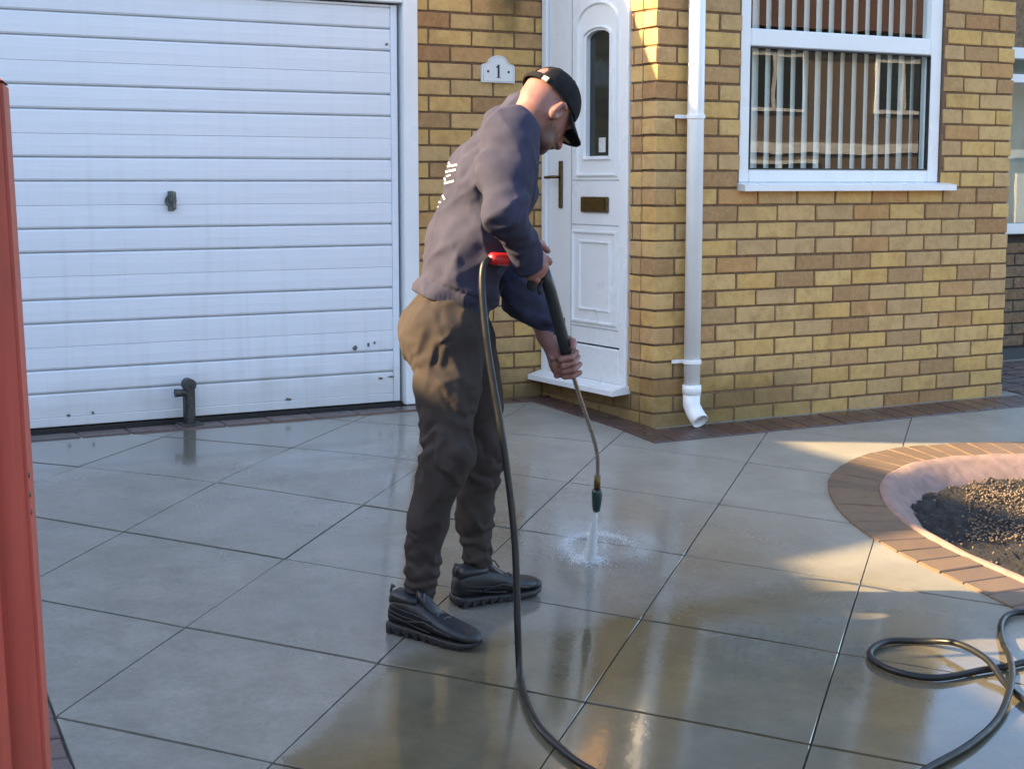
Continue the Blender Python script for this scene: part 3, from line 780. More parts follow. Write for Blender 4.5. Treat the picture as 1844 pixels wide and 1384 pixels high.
for sx_ in (-.055, .055):
    bm = bmesh.new(); bmesh.ops.create_cone(bm, segments=10, radius1=.006, radius2=.005, depth=.004, cap_ends=True, matrix=Matrix.Translation((pc.x+sx_, YG-.0145, pc.z-.012)) @ Matrix.Rotation(math.pi/2, 4, 'X')); fin(bm, 'screw', METAL, pq)

# ------------------------------------------------------------------ set-back house at the right edge
nb_ = empty('adjoining_house', (XR+.6, 7.3, 0)); tag(nb_, 'set-back brown brick house front with white window at the right edge', 'house')
YN = 7.25; store = []
c0 = onY(1818, 418, YN)
nw = box('wall', (XR-.05, YN+.008, -.2), (9.5, YN+.1, c0.z-.02), DMORTAR, nb_)
lay(nw, (XR-.05, YN, 0), (1, 0, 0), (0, -1, 0), 0, 3, 0, int((c0.z-.05)/CH), [], DBRICK, 0, 0, store)
place_bricks(store, 120)
zt = c0.z
xl = XR-.03
wn_ = empty('window', (xl+1, YN, zt), nb_); wn_.matrix_parent_inverse = parent_world(nb_).inverted()
box('sill', (xl, YN-.07, zt-.01), (9.4, YN+.08, zt+.055), UPVC, wn_, .004)
z2, z3 = onY(1838, 150, YN).z, onY(1838, 112, YN).z
box('pane', (xl, YN+.03, zt+.056), (9.4, YN+.036, z2), GLASS, wn_)
box('frame', (xl, YN-.01, z2+.001), (9.4, YN+.07, z2+.055), UPVC, wn_, .004)
box('frame', (xl, YN+.0, z3+.02), (9.4, YN+.07, z3+.09), UPVC, wn_, .004)
box('curtain', (xl+.1, YN+.25, zt-.1), (9.4, YN+.26, 2.4), simple('pale_green_curtain', (.30, .36, .32), .9, .25, 3, .2), nb_)
box('upper_wall', (xl, YN+.09, z3+.1), (9.5, YN+.2, 2.7), DBRICK, nb_)

# ------------------------------------------------------------------ gate post near the camera
F0 = 1.62
pr_, pt_ = W(84, 1384, F0), W(3, 123, F0)
REDT = NT('red_painted_timber'); Pz = REDT.pos(); gr = REDT.noise(REDT.mapping(Pz, (50, 50, 3)), 1, 6, .7); bl = REDT.noise(Pz, 7, 5)
REDT.set(Base_Color=REDT.mix(REDT.ramp(bl, [(.45, 0), (.75, .6)]), REDT.ramp(gr, [(.3, (.35, .052, .032)), (.7, (.45, .078, .048))]), (.17, .055, .032)), Roughness=.55); REDT.bump(gr, .35, .003)
gp = empty('gate_post', (pr_.x, pr_.y, gz(pr_.y))); tag(gp, 'red painted timber gate post cut by the left edge', 'gate post')
def post_corner(py): 
    t_ = (py-123)/(1384-123); return W(3+(84-3)*t_, py, F0)
top = post_corner(150); bot = post_corner(1384); ax = (bot-top); zb_ = gz(pr_.y)-.02; bot = top + ax*((zb_-top.z)/ax.z)
R1 = (rgt*.9+fwd*-.43).normalized(); lft = (-rgt*.80 - fwd*.60).normalized(); bck = Vector((-lft.y, lft.x, 0)); 
if bck.dot(fwd) < 0: bck = -bck
lft2 = (-rgt*.97 + -fwd*.24).normalized(); bk2 = (fwd*.97 - rgt*.24)
def quadpost(c, wd=.095, ins=0):
    a_ = c + lft2*ins + bk2*ins; return [a_, a_ + lft2*(.040-ins), a_ + lft2*(wd-2*ins), a_ + lft2*(wd-2*ins) + bk2*(wd-2*ins), a_ + bk2*(wd-2*ins)]
bm = bmesh.new(); q0 = [bm.verts.new(v) for v in quadpost(bot)]; q1 = [bm.verts.new(v) for v in quadpost(top)]
for i in range(5): bm.faces.new((q0[i], q0[(i+1) % 5], q1[(i+1) % 5], q1[i]))
bm.faces.new(q0[::-1]); bm.faces.new(q1)
bmesh.ops.bevel(bm, geom=[e for e in bm.edges if abs((e.verts[0].co-e.verts[1].co).z) > .5], offset=.004, segments=2, affect='EDGES')
fin(bm, 'post', REDT.m, gp)
bm = bmesh.new(); capt = top + Vector((0, 0, .003)); q0 = [bm.verts.new(v) for v in quadpost(capt, .095)]; apex = bm.verts.new(sum(quadpost(capt), Vector())/5 + Vector((0, 0, .035)))
for i in range(5): bm.faces.new((q0[i], q0[(i+1) % 5], apex))
bm.faces.new(q0[::-1]); fin(bm, 'cap', REDT.m, gp)
bat0, bat1 = quadpost(bot), quadpost(top)
bm = bmesh.new()
qa = [v - bk2*.020 + lft2*.034 for v in (bat0[0], bat1[0])]
V = []
for base in qa:
    V += [base, base + lft2*.08, base + lft2*.08 + bk2*.0195, base + bk2*.0195]
vv = [bm.verts.new(v) for v in V]
for i in range(4): bm.faces.new((vv[i], vv[(i+1) % 4], vv[4+(i+1) % 4], vv[4+i]))
bm.faces.new(vv[:4][::-1]); bm.faces.new(vv[4:]); fin(bm, 'batten', REDT.m, gp)
for py in (858, 893, 925):
    c = post_corner(py); bm = bmesh.new(); bmesh.ops.create_icosphere(bm, subdivisions=2, radius=.005, matrix=Matrix.Translation(c + lft2*.003 + bk2*.01)); fin(bm, 'screw', METAL, gp, True)

# ------------------------------------------------------------------ smooth solids from distance fields
def surface_nets(D, org, h):
    ins = D < 0; nx, ny, nz = D.shape
    c = np.zeros((nx-1, ny-1, nz-1), np.int8)
    for dx in (0, 1):
        for dy in (0, 1):
            for dz in (0, 1): c += ins[dx:nx-1+dx, dy:ny-1+dy, dz:nz-1+dz]
    act = (c > 0) & (c < 8); I, J, K = np.nonzero(act)
    idx = -np.ones(act.shape, np.int64); idx[I, J, K] = np.arange(len(I))
    acc = np.zeros((len(I), 3)); cnt = np.zeros(len(I))
    cr = [(0, 0, 0), (1, 0, 0), (0, 1, 0), (1, 1, 0), (0, 0, 1), (1, 0, 1), (0, 1, 1), (1, 1, 1)]
    for a in range(8):
        for b in range(a+1, 8):
            if sum(abs(p-q) for p, q in zip(cr[a], cr[b])) != 1: continue
            da = D[I+cr[a][0], J+cr[a][1], K+cr[a][2]]; db = D[I+cr[b][0], J+cr[b][1], K+cr[b][2]]
            m = (da < 0) != (db < 0); t = np.where(m, da/np.where(m, da-db, 1), 0)
            for k in range(3): acc[:, k] += np.where(m, cr[a][k] + t*(cr[b][k]-cr[a][k]), 0)
            cnt += m
    V = (np.stack([I, J, K], 1) + acc/cnt[:, None])*h + np.array(org)
    quads = []
    for ax in range(3):
        sl0 = [slice(None)]*3; sl1 = [slice(None)]*3; sl0[ax] = slice(0, -1); sl1[ax] = slice(1, None)
        A = ins[tuple(sl0)]; B = ins[tuple(sl1)]; e = np.argwhere(A != B)
        o1, o2 = [(1, 2), (2, 0), (0, 1)][ax]
        ok = (e[:, o1] > 0) & (e[:, o2] > 0) & (e[:, o1] < D.shape[o1]-1) & (e[:, o2] < D.shape[o2]-1); e = e[ok]
        fl = A[tuple(e.T)]
        def cell(d1, d2):
            q = e.copy(); q[:, o1] -= d1; q[:, o2] -= d2; return idx[tuple(q.T)]
        q = np.stack([cell(1, 1), cell(0, 1), cell(0, 0), cell(1, 0)], 1)
        q[~fl] = q[~fl][:, ::-1]; quads.append(q)
    return V, np.concatenate(quads)
def hash3(i, j, k, seed):
    n = (i*73856093) ^ (j*19349663) ^ (k*83492791) ^ (seed*2654435)
    n = (n ^ (n >> 13)) * 1274126177; return ((n ^ (n >> 16)) & 0xffff)/65535.
def vnoise(P, sc, seed=0):
    q = P*sc + 1000; i = np.floor(q).astype(np.int64); f = q-i; f = f*f*(3-2*f); r = 0
    for dx in (0, 1):
        for dy in (0, 1):
            for dz in (0, 1):
                wgt = (f[..., 0] if dx else 1-f[..., 0])*(f[..., 1] if dy else 1-f[..., 1])*(f[..., 2] if dz else 1-f[..., 2])
                r = r + wgt*hash3(i[..., 0]+dx, i[..., 1]+dy, i[..., 2]+dz, seed)
    return r-.5
class Field:
    def __init__(s, lo, hi, h):
        s.h = h; s.lo = np.array(lo, float); n = np.ceil((np.array(hi)-s.lo)/h).astype(int)+1
        s.n = n; s.D = np.full(n, 1., np.float64); s.sc = 1.
    def sl(s, lo, hi):
        a = np.clip(np.floor((np.array(lo)-s.lo)/s.h).astype(int), 0, s.n-1); b = np.clip(np.ceil((np.array(hi)-s.lo)/s.h).astype(int)+1, a+1, s.n)
        ix = np.meshgrid(*[np.arange(a[k], b[k]) for k in range(3)], indexing='ij')
        return tuple(slice(a[k], b[k]) for k in range(3)), np.stack(ix, -1)*s.h + s.lo
    def seg(s, a, b, ra, rb, k=.02, flat=None, sub=False):
        ra *= s.sc; rb *= s.sc; a, b = np.array(a, float), np.array(b, float); m = max(ra, rb)*(1 if flat is None else 1/min(1, flat[1])) + k + .03
        S_, P = s.sl(np.minimum(a, b)-m, np.maximum(a, b)+m)
        ab = b-a; t = np.clip(((P-a)@ab)/max(1e-9, ab@ab), 0, 1); q = P-a-t[..., None]*ab
        if flat is not None:
            L = np.array(flat[0], float); L /= np.linalg.norm(L); c = q@L; q = q + (c*(flat[1]-1))[..., None]*L
        d = np.linalg.norm(q, axis=-1) - (ra + (rb-ra)*t)
        s.comb(S_, d, k, sub)
    def ell(s, c, B, rad, k=.02, sub=False):
        c = np.array(c, float); B = np.array(B, float); rad = np.array(rad)*s.sc; m = rad.max()+k+.02
        S_, P = s.sl(c-m, c+m); q = (P-c)@B.T
        k0 = np.linalg.norm(q/rad, axis=-1); k1 = np.linalg.norm(q/rad**2, axis=-1)
        s.comb(S_, k0*(k0-1)/np.maximum(k1, 1e-9), k, sub)
    def comb(s, S_, d, k, sub):
        o = s.D[S_]
        if sub:
            h = np.clip(.5-.5*(o+d)/k, 0, 1); s.D[S_] = o*(1-h) - d*h + k*h*(1-h); return
        h = np.clip(.5+.5*(d-o)/k, 0, 1); s.D[S_] = d*(1-h)+o*h-k*h*(1-h)
    def grid(s): return s.sl(s.lo, s.lo+s.h*(s.n-1))[1]
    def cut(s, p, n):                   # keep the side where (x-p).n < 0
        P = s.grid(); s.D = np.maximum(s.D, (P-np.array(p))@np.array(n))
    def mesh(s, name, mat, parent=None, smooth_it=0):
        V, Q = surface_nets(s.D, s.lo, s.h)
        me = bpy.data.meshes.new(name); me.from_pydata(V.tolist(), [], Q.tolist()); me.update()
        if smooth_it:
            bm = bmesh.new(); bm.from_mesh(me)
            for _ in range(smooth_it): bmesh.ops.smooth_vert(bm, verts=bm.verts, factor=.5, use_axis_x=True, use_axis_y=True, use_axis_z=True)
            bm.to_mesh(me); bm.free()
        me.materials.append(mat); me.polygons.foreach_set('use_smooth', [True]*len(me.polygons))
        return me

# ------------------------------------------------------------------ the person
def cloth(name, c1, c2, sc=9, fuzz=.25):
    t = NT(name); v = t.pos(); wv = t.noise(v, 320, 2); nz = t.noise(v, sc, 5, .6)
    t.set(Base_Color=t.ramp(nz, [(.3, c1), (.7, c2)]), Roughness=.92, Specular_IOR_Level=.15, Sheen_Weight=0)
    t.bump(t.math('ADD', t.math('MULTIPLY', wv, .35), t.noise(v, 60, 3)), .22, .003); return t.m
SWEAT = cloth('faded_navy_sweatshirt', (.029, .030, .052), (.046, .046, .073))
TROUS = cloth('charcoal_brown_trousers', (.032, .0265, .0245), (.045, .037, .034))
CAPM = cloth('black_cap', (.008, .008, .009), (.016, .016, .018), 20, .1)
SHOEM = simple('black_trainer', (.006, .0065, .008), .5, .4, 40, .3, .002)
SOLEM = simple('dark_rubber_sole', (.010, .010, .011), .6, .4, 50, .3, .002)
LACE = simple('dark_lace', (.05, .05, .052), .8, .3, 60, .2)
sk = NT('skin'); v = sk.pos(); nz = sk.noise(v, 35, 5, .6)
sk.set(Base_Color=sk.ramp(nz, [(.3, (.20, .090, .072)), (.7, (.265, .125, .10))]), Roughness=.5, Subsurface_Weight=.12, Subsurface_Radius=(.012, .004, .002), Subsurface_Scale=.6)
sk.bump(sk.noise(v, 260, 3), .2, .001)
SKIN = sk.m
BEARD = simple('dark_stubble', (.030, .018, .013), .85, .4, 200, .8, .004)
PRINT = simple('white_print', (.33, .34, .35), .8, .25, 90, .2)
def bas(r, f, z=0): return (rgt*r + fwd*f + Vector((0, 0, z)))
hF = bas(.96, .28).normalized(); hR = bas(.28, -.96).normalized()     # facing, his right hand side
def pt(px, py, F): return np.array(W(px, py, F))

# joints
SHn, ELn, WRn, HDn = pt(920, 238, 4.28), pt(914, 388, 4.16), pt(951, 462, 4.29), pt(968, 482, 4.335)
SHf, ELf, WRf, HDf = pt(915, 240, 4.62), pt(908, 462, 4.66), pt(985, 602, 4.52), pt(1022, 640, 4.47)
TA, TB, TC, TD = pt(812, 552, 4.44), pt(851, 432, 4.44), pt(889, 318, 4.45), pt(917, 246, 4.46)
HPn, KNn, CFn, ANn = pt(799, 605, 4.35), pt(805, 815, 4.27), pt(769, 935, 4.30), pt(754, 1060, 4.325)
HPf, KNf, CFf, ANf = pt(828, 605, 4.54), pt(862, 820, 4.57), pt(856, 930, 4.58), pt(861, 1005, 4.58)
LAT = np.array(hR)

# -- sweatshirt
allp = np.array([SHn, ELn, WRn, SHf, ELf, WRf, TA, TB, TC, TD]); lo = allp.min(0)-.19; hi = allp.max(0)+.17
f = Field(lo, hi, .0055)
f.seg(TA - (TB-TA)*.25, TB, .104, .110, .03, (LAT, .72)); f.seg(TB, TC, .111, .110, .03, (LAT, .66)); f.seg(TC, TD, .110, .076, .04, (LAT, .60))
f.seg(SHn, (SHn+ELn)/2 + np.array(hF)*-.006, .076, .069, .05); f.seg((SHn+ELn)/2+np.array(hF)*-.006, ELn, .069, .060, .03); f.seg(ELn, WRn, .058, .043, .025)
f.seg(SHf, ELf, .078, .066, .05); f.seg(ELf, (ELf+WRf)/2, .066, .056, .025); f.seg((ELf+WRf)/2, WRf, .056, .040, .02)
f.seg(WRn-(WRn-ELn)*.12, WRn+(WRn-ELn)*.1, .049, .044, .012); f.seg(WRf-(WRf-ELf)*.1, WRf+(WRf-ELf)*.12, .043, .039, .012)
NB = pt(938, 214, 4.47)
f.seg(TD, NB, .076, .062, .04); f.seg(NB, pt(966, 198, 4.48), .060, .058, .02)
PG = f.grid(); msk = np.abs(f.D) < .05; P = PG[msk]; ax = (TB-TA)/np.linalg.norm(TB-TA)
hem = pt(812, 545, 4.44)
al = (P-hem)@ax
near = np.exp(-((al-.035)/.045)**2)
wr = vnoise(P*np.array([1, 1, 1.6]), 7, 1)*.018 + vnoise(P*np.array([1, 1, 1.8]), 24, 2)*.005
def aniso(P, e, s_, sc, seed):
    e = np.array(e, float); e /= np.linalg.norm(e); c = P@e; return vnoise(P + (c*(s_-1))[..., None]*e, sc, seed)
def ridge(P, e, s_, sc, seed, pw=2.2): return np.clip(1-np.abs(aniso(P, e, s_, sc, seed))*3.4, 0, 1)**pw
# folds that run round the bent elbow and bunch above the hem
def rings(c, d, amp, freq, rad):
    q = P-c; t = q@d; r = np.linalg.norm(q, axis=-1)
    return amp*np.sin(t*freq + 14*vnoise(P, 9, 5) + 6*vnoise(P, 23, 6))*np.exp(-(r/rad)**2)
dn = (WRn-ELn)/np.linalg.norm(WRn-ELn); du = (SHn-ELn)/np.linalg.norm(SHn-ELn)
wr = wr + rings(ELn, (du-dn)/np.linalg.norm(du-dn), .004, 95, .085) + rings(WRn-(WRn-ELn)*.3, dn, .003, 150, .06)
df_ = (WRf-ELf)/np.linalg.norm(WRf-ELf); wr = wr + rings(WRf-(WRf-ELf)*.3, df_, .004, 120, .09)
wr = wr + .010*near*np.sin(9*vnoise(P, 7, 3)+al*60)
pit = pt(893, 300, 4.33); wr = wr + rings(pit, np.array(bas(.75, .1, .65)), .005, 80, .13)
wr = wr - .0075*ridge(P, bas(-.75, .1, -.65), .28, 13, 41) - .0055*ridge(P, bas(.5, -.3, -.8), .35, 19, 42) + .004
wr = wr - .010*np.exp(-((al-.03)/.05)**2)
ang_ = np.arctan2((P-hem)@np.array(hF), (P-hem)@LAT)
wr = wr + np.where(al < .05, .0022*np.sin(ang_*70)*np.clip(1-al/.05, 0, 1) + .004*np.exp(-((al-.05)/.006)**2), 0)
f.D[msk] += wr
P = PG; al = (P-hem)@ax
nn = np.array(bas(.83, .25, .55)); nn /= np.linalg.norm(nn)
f.cut(pt(960, 192, 4.47), nn)
f.D = np.maximum(f.D, -al)
for WRx, ELx in ((WRn, ELn), (WRf, ELf)):
    d = (WRx-ELx)/np.linalg.norm(WRx-ELx); q = P-WRx; m = np.linalg.norm(q, axis=-1) < .10
    f.D = np.where(m, np.maximum(f.D, q@d-.022), f.D)
SWm = f.mesh('sweatshirt', SWEAT, None, 1)

# -- trousers
allp = np.array([HPn, KNn, ANn, HPf, KNf, ANf, TA]); lo = allp.min(0)-.17; hi = allp.max(0)+.17; hi[2] = TA[2]+.09
f = Field(lo, hi, .0055)
PV = pt(805, 588, 4.44)
f.seg(PV, PV+ax*.10, .118, .090, .04, (LAT, .70)); f.ell(pt(784, 606, 4.44), np.array([np.array(hF), LAT, [0, 0, 1.]]), (.097, .16, .11), .05)
TMn = (HPn+KNn)/2 + np.array(hF)*.004; TMf = (HPf+KNf)/2
f.seg(HPn, TMn, .096, .085, .05); f.seg(TMn, KNn, .085, .066, .03); f.seg(KNn, CFn, .068, .052, .03); f.seg(CFn, ANn, .052, .044, .03)
f.seg(HPf, TMf, .098, .086, .05); f.seg(TMf, KNf, .086, .068, .03); f.seg(KNf, CFf, .066, .050, .03); f.seg(CFf, ANf, .050, .043, .03)
PG = f.grid(); msk = np.abs(f.D) < .05; P = PG[msk]
wr = vnoise(P*np.array([1.2, 1.2, .7]), 8, 11)*.014 + vnoise(P, 24, 12)*.004
def rings2(c, d, amp, freq, rad):
    q = P-c; d = d/np.linalg.norm(d); t = q@d; r = np.linalg.norm(q, axis=-1)
    return amp*np.sin(t*freq + 16*vnoise(P, 10, 15) + 7*vnoise(P, 26, 16))*np.exp(-(r/rad)**2)
Z = np.array([0, 0, 1.])
wr = wr + rings2(ANn+Z*.07, Z+np.array(hF)*.35, .006, 120, .11) + rings2(ANf+Z*.06, Z+np.array(hF)*.3, .006, 120, .10)
wr = wr + rings2(KNn-np.array(hF)*.02+Z*.03, Z*.8+np.array(hF)*.8, .009, 80, .11) + rings2(KNf, Z*.8+np.array(hF)*.6, .008, 80, .10)
wr = wr + rings2(pt(800, 640, 4.3), Z*.75-np.array(hF)*.75, .004, 60, .12)
wr = wr - .0075*ridge(P, bas(.6, -.2, -.8), .3, 12, 43) - .005*ridge(P, bas(-.5, .2, -.85), .35, 18, 44) + .004
f.D[msk] += wr; P = PG
P3 = P-ANn; f.D = np.where(P[..., 2] < ANn[2]-.035, np.where(np.linalg.norm(P3[..., :2], axis=-1) < .13, np.maximum(f.D, ANn[2]-.035-P[..., 2]), f.D), f.D)
f.D = np.where((P[..., 2] < ANf[2]-.03) & (np.linalg.norm((P-ANf)[..., :2], axis=-1) < .13), np.maximum(f.D, ANf[2]-.03-P[..., 2]), f.D)
f.D = np.maximum(f.D, (P-hem)@ax-.05)
TRm = f.mesh('trousers', TROUS, None, 1)

# -- head
g_h = bas(.80, .60); up_h = None
gaze = bas(.80*.66, .60*.66, -.75).normalized(); HU = bas(.80*.75, .60*.75, .66).normalized(); HR_ = gaze.cross(HU).normalized()
HC = Vector(W(986, 194, 4.49))
HB = np.array([HR_, gaze, HU])           # local x right, y forward, z up
HS = .91
def hl(x, y, z): return np.array(HC + (HR_*x + gaze*y + HU*z)*HS)
f = Field(np.array(HC)-.24, np.array(HC)+.2, .003); f.sc = HS
f.ell(hl(0, -.012, .028), HB, (.074, .096, .086), .02)
f.ell(hl(0, .028, -.045), HB, (.060, .068, .082), .03)
f.seg(hl(-.035, .055, -.100), hl(.035, .055, -.100), .022, .022, .03); f.seg(hl(0, .075, -.105), hl(0, .07, -.095), .018, .018, .02)
f.seg(hl(0, .088, .000), hl(0, .112, -.045), .010, .015, .012); f.seg(hl(-.012, .098, -.05), hl(.012, .098, -.05), .009, .009, .008)
f.seg(hl(-.04, .082, .012), hl(.04, .082, .012), .012, .012, .012)
for s_ in (-1, 1): f.ell(hl(.030*s_, .096, -.006), HB, (.016, .012, .010), .01, True)
f.seg(hl(-.022, .094, -.075), hl(.022, .094, -.075), .008, .008, .008); f.seg(hl(-.022, .106, -.0765), hl(.022, .106, -.0765), .003, .003, .004, None, True)
for s_ in (-1, 1):
    f.ell(hl(.074*s_, -.002, -.022), HB, (.012, .020, .033), .008); f.ell(hl(.084*s_, .004, -.020), HB, (.009, .010, .020), .006, True)
    f.seg(hl(.083*s_, -.012, .0), hl(.083*s_, -.014, -.03), .006, .005, .006); f.seg(hl(.082*s_, -.004, .008), hl(.083*s_, .010, .0), .005, .005, .006)
f.seg(hl(0, -.035, -.045), NB + np.array(bas(-.05, -.01, -.05)), .058, .062, .035)
HEADm = f.mesh('head', SKIN, None, 1)

# -- hands that close round a bar
def hand(f, c, axis, palm, wrist, barr, flip=1):
    """c on the bar's axis, axis along the bar towards the thumb side, palm = from bar to back of the hand"""
    a = np.array(axis)/np.linalg.norm(axis); p = np.array(palm) - a*(np.array(palm)@a); p /= np.linalg.norm(p); q = np.cross(a, p)*flip
    fr_ = .0100; R_ = barr+fr_
    f.ell(c + p*(barr+.017), np.array([a, p, q]), (.042, .016, .034), .010)
    f.seg(c + p*(barr+.018) - q*.015, np.array(wrist), .030, .027, .03, (np.cross(a, p), .85))
    for i, o in enumerate((.032, .011, -.010, -.030)):
        ln = (1.0, 1.06, 1.0, .86)[i]; r_ = fr_*(1, 1.02, .97, .86)[i]
        ang = [math.radians(x_) for x_ in (25, 80*ln, 145*ln, 205*ln)]
        pts_ = [c + a*o + (p*math.cos(t_)+q*math.sin(t_))*(R_ + (.006 if k_ == 0 else 0)) for k_, t_ in enumerate(ang)]
        for k_ in range(3): f.seg(pts_[k_], pts_[k_+1], r_*(1.08-.08*k_), r_*(1.0-.08*k_), .004)
    for o in (.032, .011, -.010, -.030): f.ell(c + a*o + p*(R_+.010)*.95 + q*.024, np.array([a, p, q]), (.009, .010, .011), .005)
    th = [c + p*(barr+.014) + a*.030 - q*.026, c + a*.056 - q*(R_+.006) + p*.004, c + a*.064 - q*(R_*.55) - p*R_*.75, c + a*.060 + q*.008 - p*(R_+.004)]
    for k_ in range(3): f.seg(th[k_], th[k_+1], (.0135, .0112, .0100)[k_], (.0112, .0100, .0088)[k_], .006)
GUN0, GUN1 = W(938, 469, 4.29), W(985, 500, 4.345)
LA, LB_ = W(976, 480, 4.335), W(1033, 680, 4.50)
laxis = (LB_-LA).normalized()
fh = Field(np.minimum(HDn, WRn)-.11, np.maximum(HDn, WRn)+.11, .0026)
GRIPC = np.array(W(962, 480, 4.325)); gax = np.array(bas(.55, .12, .55))
hand(fh, GRIPC, np.array(bas(.40, .10, .62)), np.array(bas(.10, -.95, .22)), WRn, .017, 1)
fh.seg(WRn, WRn-(WRn-ELn)*.35, .027, .032, .02)
HNm = fh.mesh('hand', SKIN, None, 1)
ff = Field(np.minimum(HDf, WRf)-.11, np.maximum(HDf, WRf)+.11, .0026)
FGC = np.array(LA + (LB_-LA)*.86)
hand(ff, FGC, -np.array(laxis), np.array(bas(-.75, .55, -.12)), WRf, .018, 1)
ff.seg(WRf, WRf-(WRf-ELf)*.35, .026, .031, .02)
HFm = ff.mesh('hand', SKIN, None, 1)
# -- body inside the clothes
allp = np.array([SHn, SHf, ELn, ELf, WRn, WRf, ANn, ANf, KNn, KNf, NB]); f = Field(allp.min(0)-.16, allp.max(0)+.16, .011)
f.seg(TA, TB, .080, .085, .04, (LAT, .72)); f.seg(TB, TC, .088, .088, .04, (LAT, .66)); f.seg(TC, TD, .085, .05, .04, (LAT, .6)); f.seg(TD, NB, .05, .05, .03)
for S0, E0, W0 in ((SHn, ELn, WRn), (SHf, ELf, WRf)): f.seg(S0, E0, .05, .04, .03); f.seg(E0, W0, .038, .027, .02)
for H0, K0, A0 in ((HPn, KNn, ANn), (HPf, KNf, ANf)): f.seg(H0, K0, .07, .045, .04); f.seg(K0, A0, .042, .03, .03); f.seg(A0, A0-np.array([0, 0, .06]), .03, .03, .02)
f.seg(PV, TA, .08, .08, .04, (LAT, .72))
BODm = f.mesh('body', SKIN, None, 1)
bm = bmesh.new()
for me in (BODm, HEADm, HNm, HFm): bm.from_mesh(me); bpy.data.meshes.remove(me)
person = bpy.data.meshes.new('person'); bm.to_mesh(person); bm.free(); person.polygons.foreach_set('use_smooth', [True]*len(person.polygons))
person = link('person', person, SKIN)
tag(person, 'person in faded navy sweatshirt, dark trousers and black cap bending over a pressure lance', 'person')
sw = link('sweatshirt', SWm, SWEAT, person); tr_ = link('trousers', TRm, TROUS, person)
sw['label'] = 'faded navy sweatshirt with white print on the back'
# ribbed hem and cuffs
# -- stubble: tint of the skin along the jaw
def hd_axis(vec, off): 
    return sk.math('SUBTRACT', sk.math('ADD', sk.math('ADD', sk.math('MULTIPLY', SX.outputs[0], vec.x), sk.math('MULTIPLY', SX.outputs[1], vec.y)), sk.math('MULTIPLY', SX.outputs[2], vec.z)), HC.dot(vec)+off)
SX = sk.n('ShaderNodeSeparateXYZ'); sk.l(sk.pos(), SX.inputs[0])
wob_ = sk.math('MULTIPLY', sk.math('SUBTRACT', sk.noise(sk.pos(), 70, 4), .5), .05)
m1_ = sk.mr(sk.math('ADD', hd_axis(HU, -.048), wob_), -.012, .012, 1, 0); m2_ = sk.mr(sk.math('ADD', hd_axis(gaze, .004), wob_), -.012, .015, 0, 1); m3_ = sk.mr(hd_axis(HU, -.16), -.01, .01, 0, 1)
old = sk.b.inputs['Base Color'].links[0].from_socket
sk.set(Base_Color=sk.mix(sk.math('MULTIPLY', sk.math('MULTIPLY', m1_, m2_), sk.math('MULTIPLY', m3_, .7)), old, (.030, .015, .010)))
# -- cap
cap = empty('cap', HC, person); cap.matrix_parent_inverse = Matrix.Identity(4)
cap.location = HC
bm = bmesh.new(); nu, nv = 64, 22; vs = {}
def capp(u, v_, gr=0):
    az = 2*math.pi*u/nu; el = math.pi/2*v_/nv
    rx, ry, rz = .0815+gr, .1045+gr, .098+gr
    ce, se = math.cos(el)**.85, math.sin(el)
    x, y, z = rx*ce*math.sin(az), -.012+ry*ce*math.cos(az), .018+rz*se
    z += -.010*(1-v_/nv)*(-math.cos(az)*.5+.5) + .006*(1-v_/nv)*max(0, math.cos(az))
    return x, y, z
for v_ in range(nv):
    for u in range(nu): vs[u, v_] = bm.verts.new(hl(*capp(u, v_)))
topv = bm.verts.new(hl(*capp(0, nv)))
for u in range(nu):
    da = abs(((u+.5)/nu*360+180) % 360-180); da = 180-da     # angle from the back
    for v_ in range(nv-1):
        arch = 9.0*math.sqrt(max(0, 1-(da/27)**2)) if da < 27 else 0
        if da < 27 and 3 <= v_ < 3+arch: continue
        bm.faces.new((vs[u, v_], vs[(u+1) % nu, v_], vs[(u+1) % nu, v_+1], vs[u, v_+1]))
    bm.faces.new((vs[u, nv-1], vs[(u+1) % nu, nv-1], topv))
for v in list(bm.verts):
    if not v.link_faces: bm.verts.remove(v)
crown = fin(bm, 'crown', CAPM, cap, True); so = crown.modifiers.new('s', 'SOLIDIFY'); so.thickness = .003; so.offset = 1
bm = bmesh.new()
for u in (5, 16, 27, 37, 48, 59): add_tube(bm, [hl(*capp(u, v_, .0036)) for v_ in range(0 if u not in (27, 37) else 12, nv)], .0011, 5)
fin(bm, 'seam', CAPM, cap, True)
bm = bmesh.new(); rows = []
for k in range(9):
    t = k/8; row = []
    for i in range(21):
        a_ = math.radians(-64+128*i/20)
        bx0, by0 = .0815*math.sin(a_), -.012+.1035*math.cos(a_)
        ln = .074*math.cos(a_*1.15)**.55 if abs(a_*1.15) < 1.57 else 0
        row.append(bm.verts.new(hl(bx0*(1+.04*t), by0+ln*t, .020+.004*math.cos(a_) - .012*t - .030*(math.sin(a_)**2)*(.25+t*.75))))
    rows.append(row)
for a_, b_ in zip(rows, rows[1:]):
    for i in range(20): bm.faces.new((a_[i], a_[i+1], b_[i+1], b_[i]))
brim = fin(bm, 'brim', CAPM, cap, True); so = brim.modifiers.new('s', 'SOLIDIFY'); so.thickness = .004
bm = bmesh.new(); bmesh.ops.create_icosphere(bm, subdivisions=2, radius=.008, matrix=Matrix.Translation(hl(0, -.012, .119))); fin(bm, 'button', CAPM, cap, True)
bm = bmesh.new(); add_tube(bm, [hl(.0835*math.sin(math.radians(180+a_)), -.012+.1065*math.cos(math.radians(180+a_)), .012+.004) for a_ in range(-32, 33, 4)], .0045, 6); fin(bm, 'strap', CAPM, cap, True)
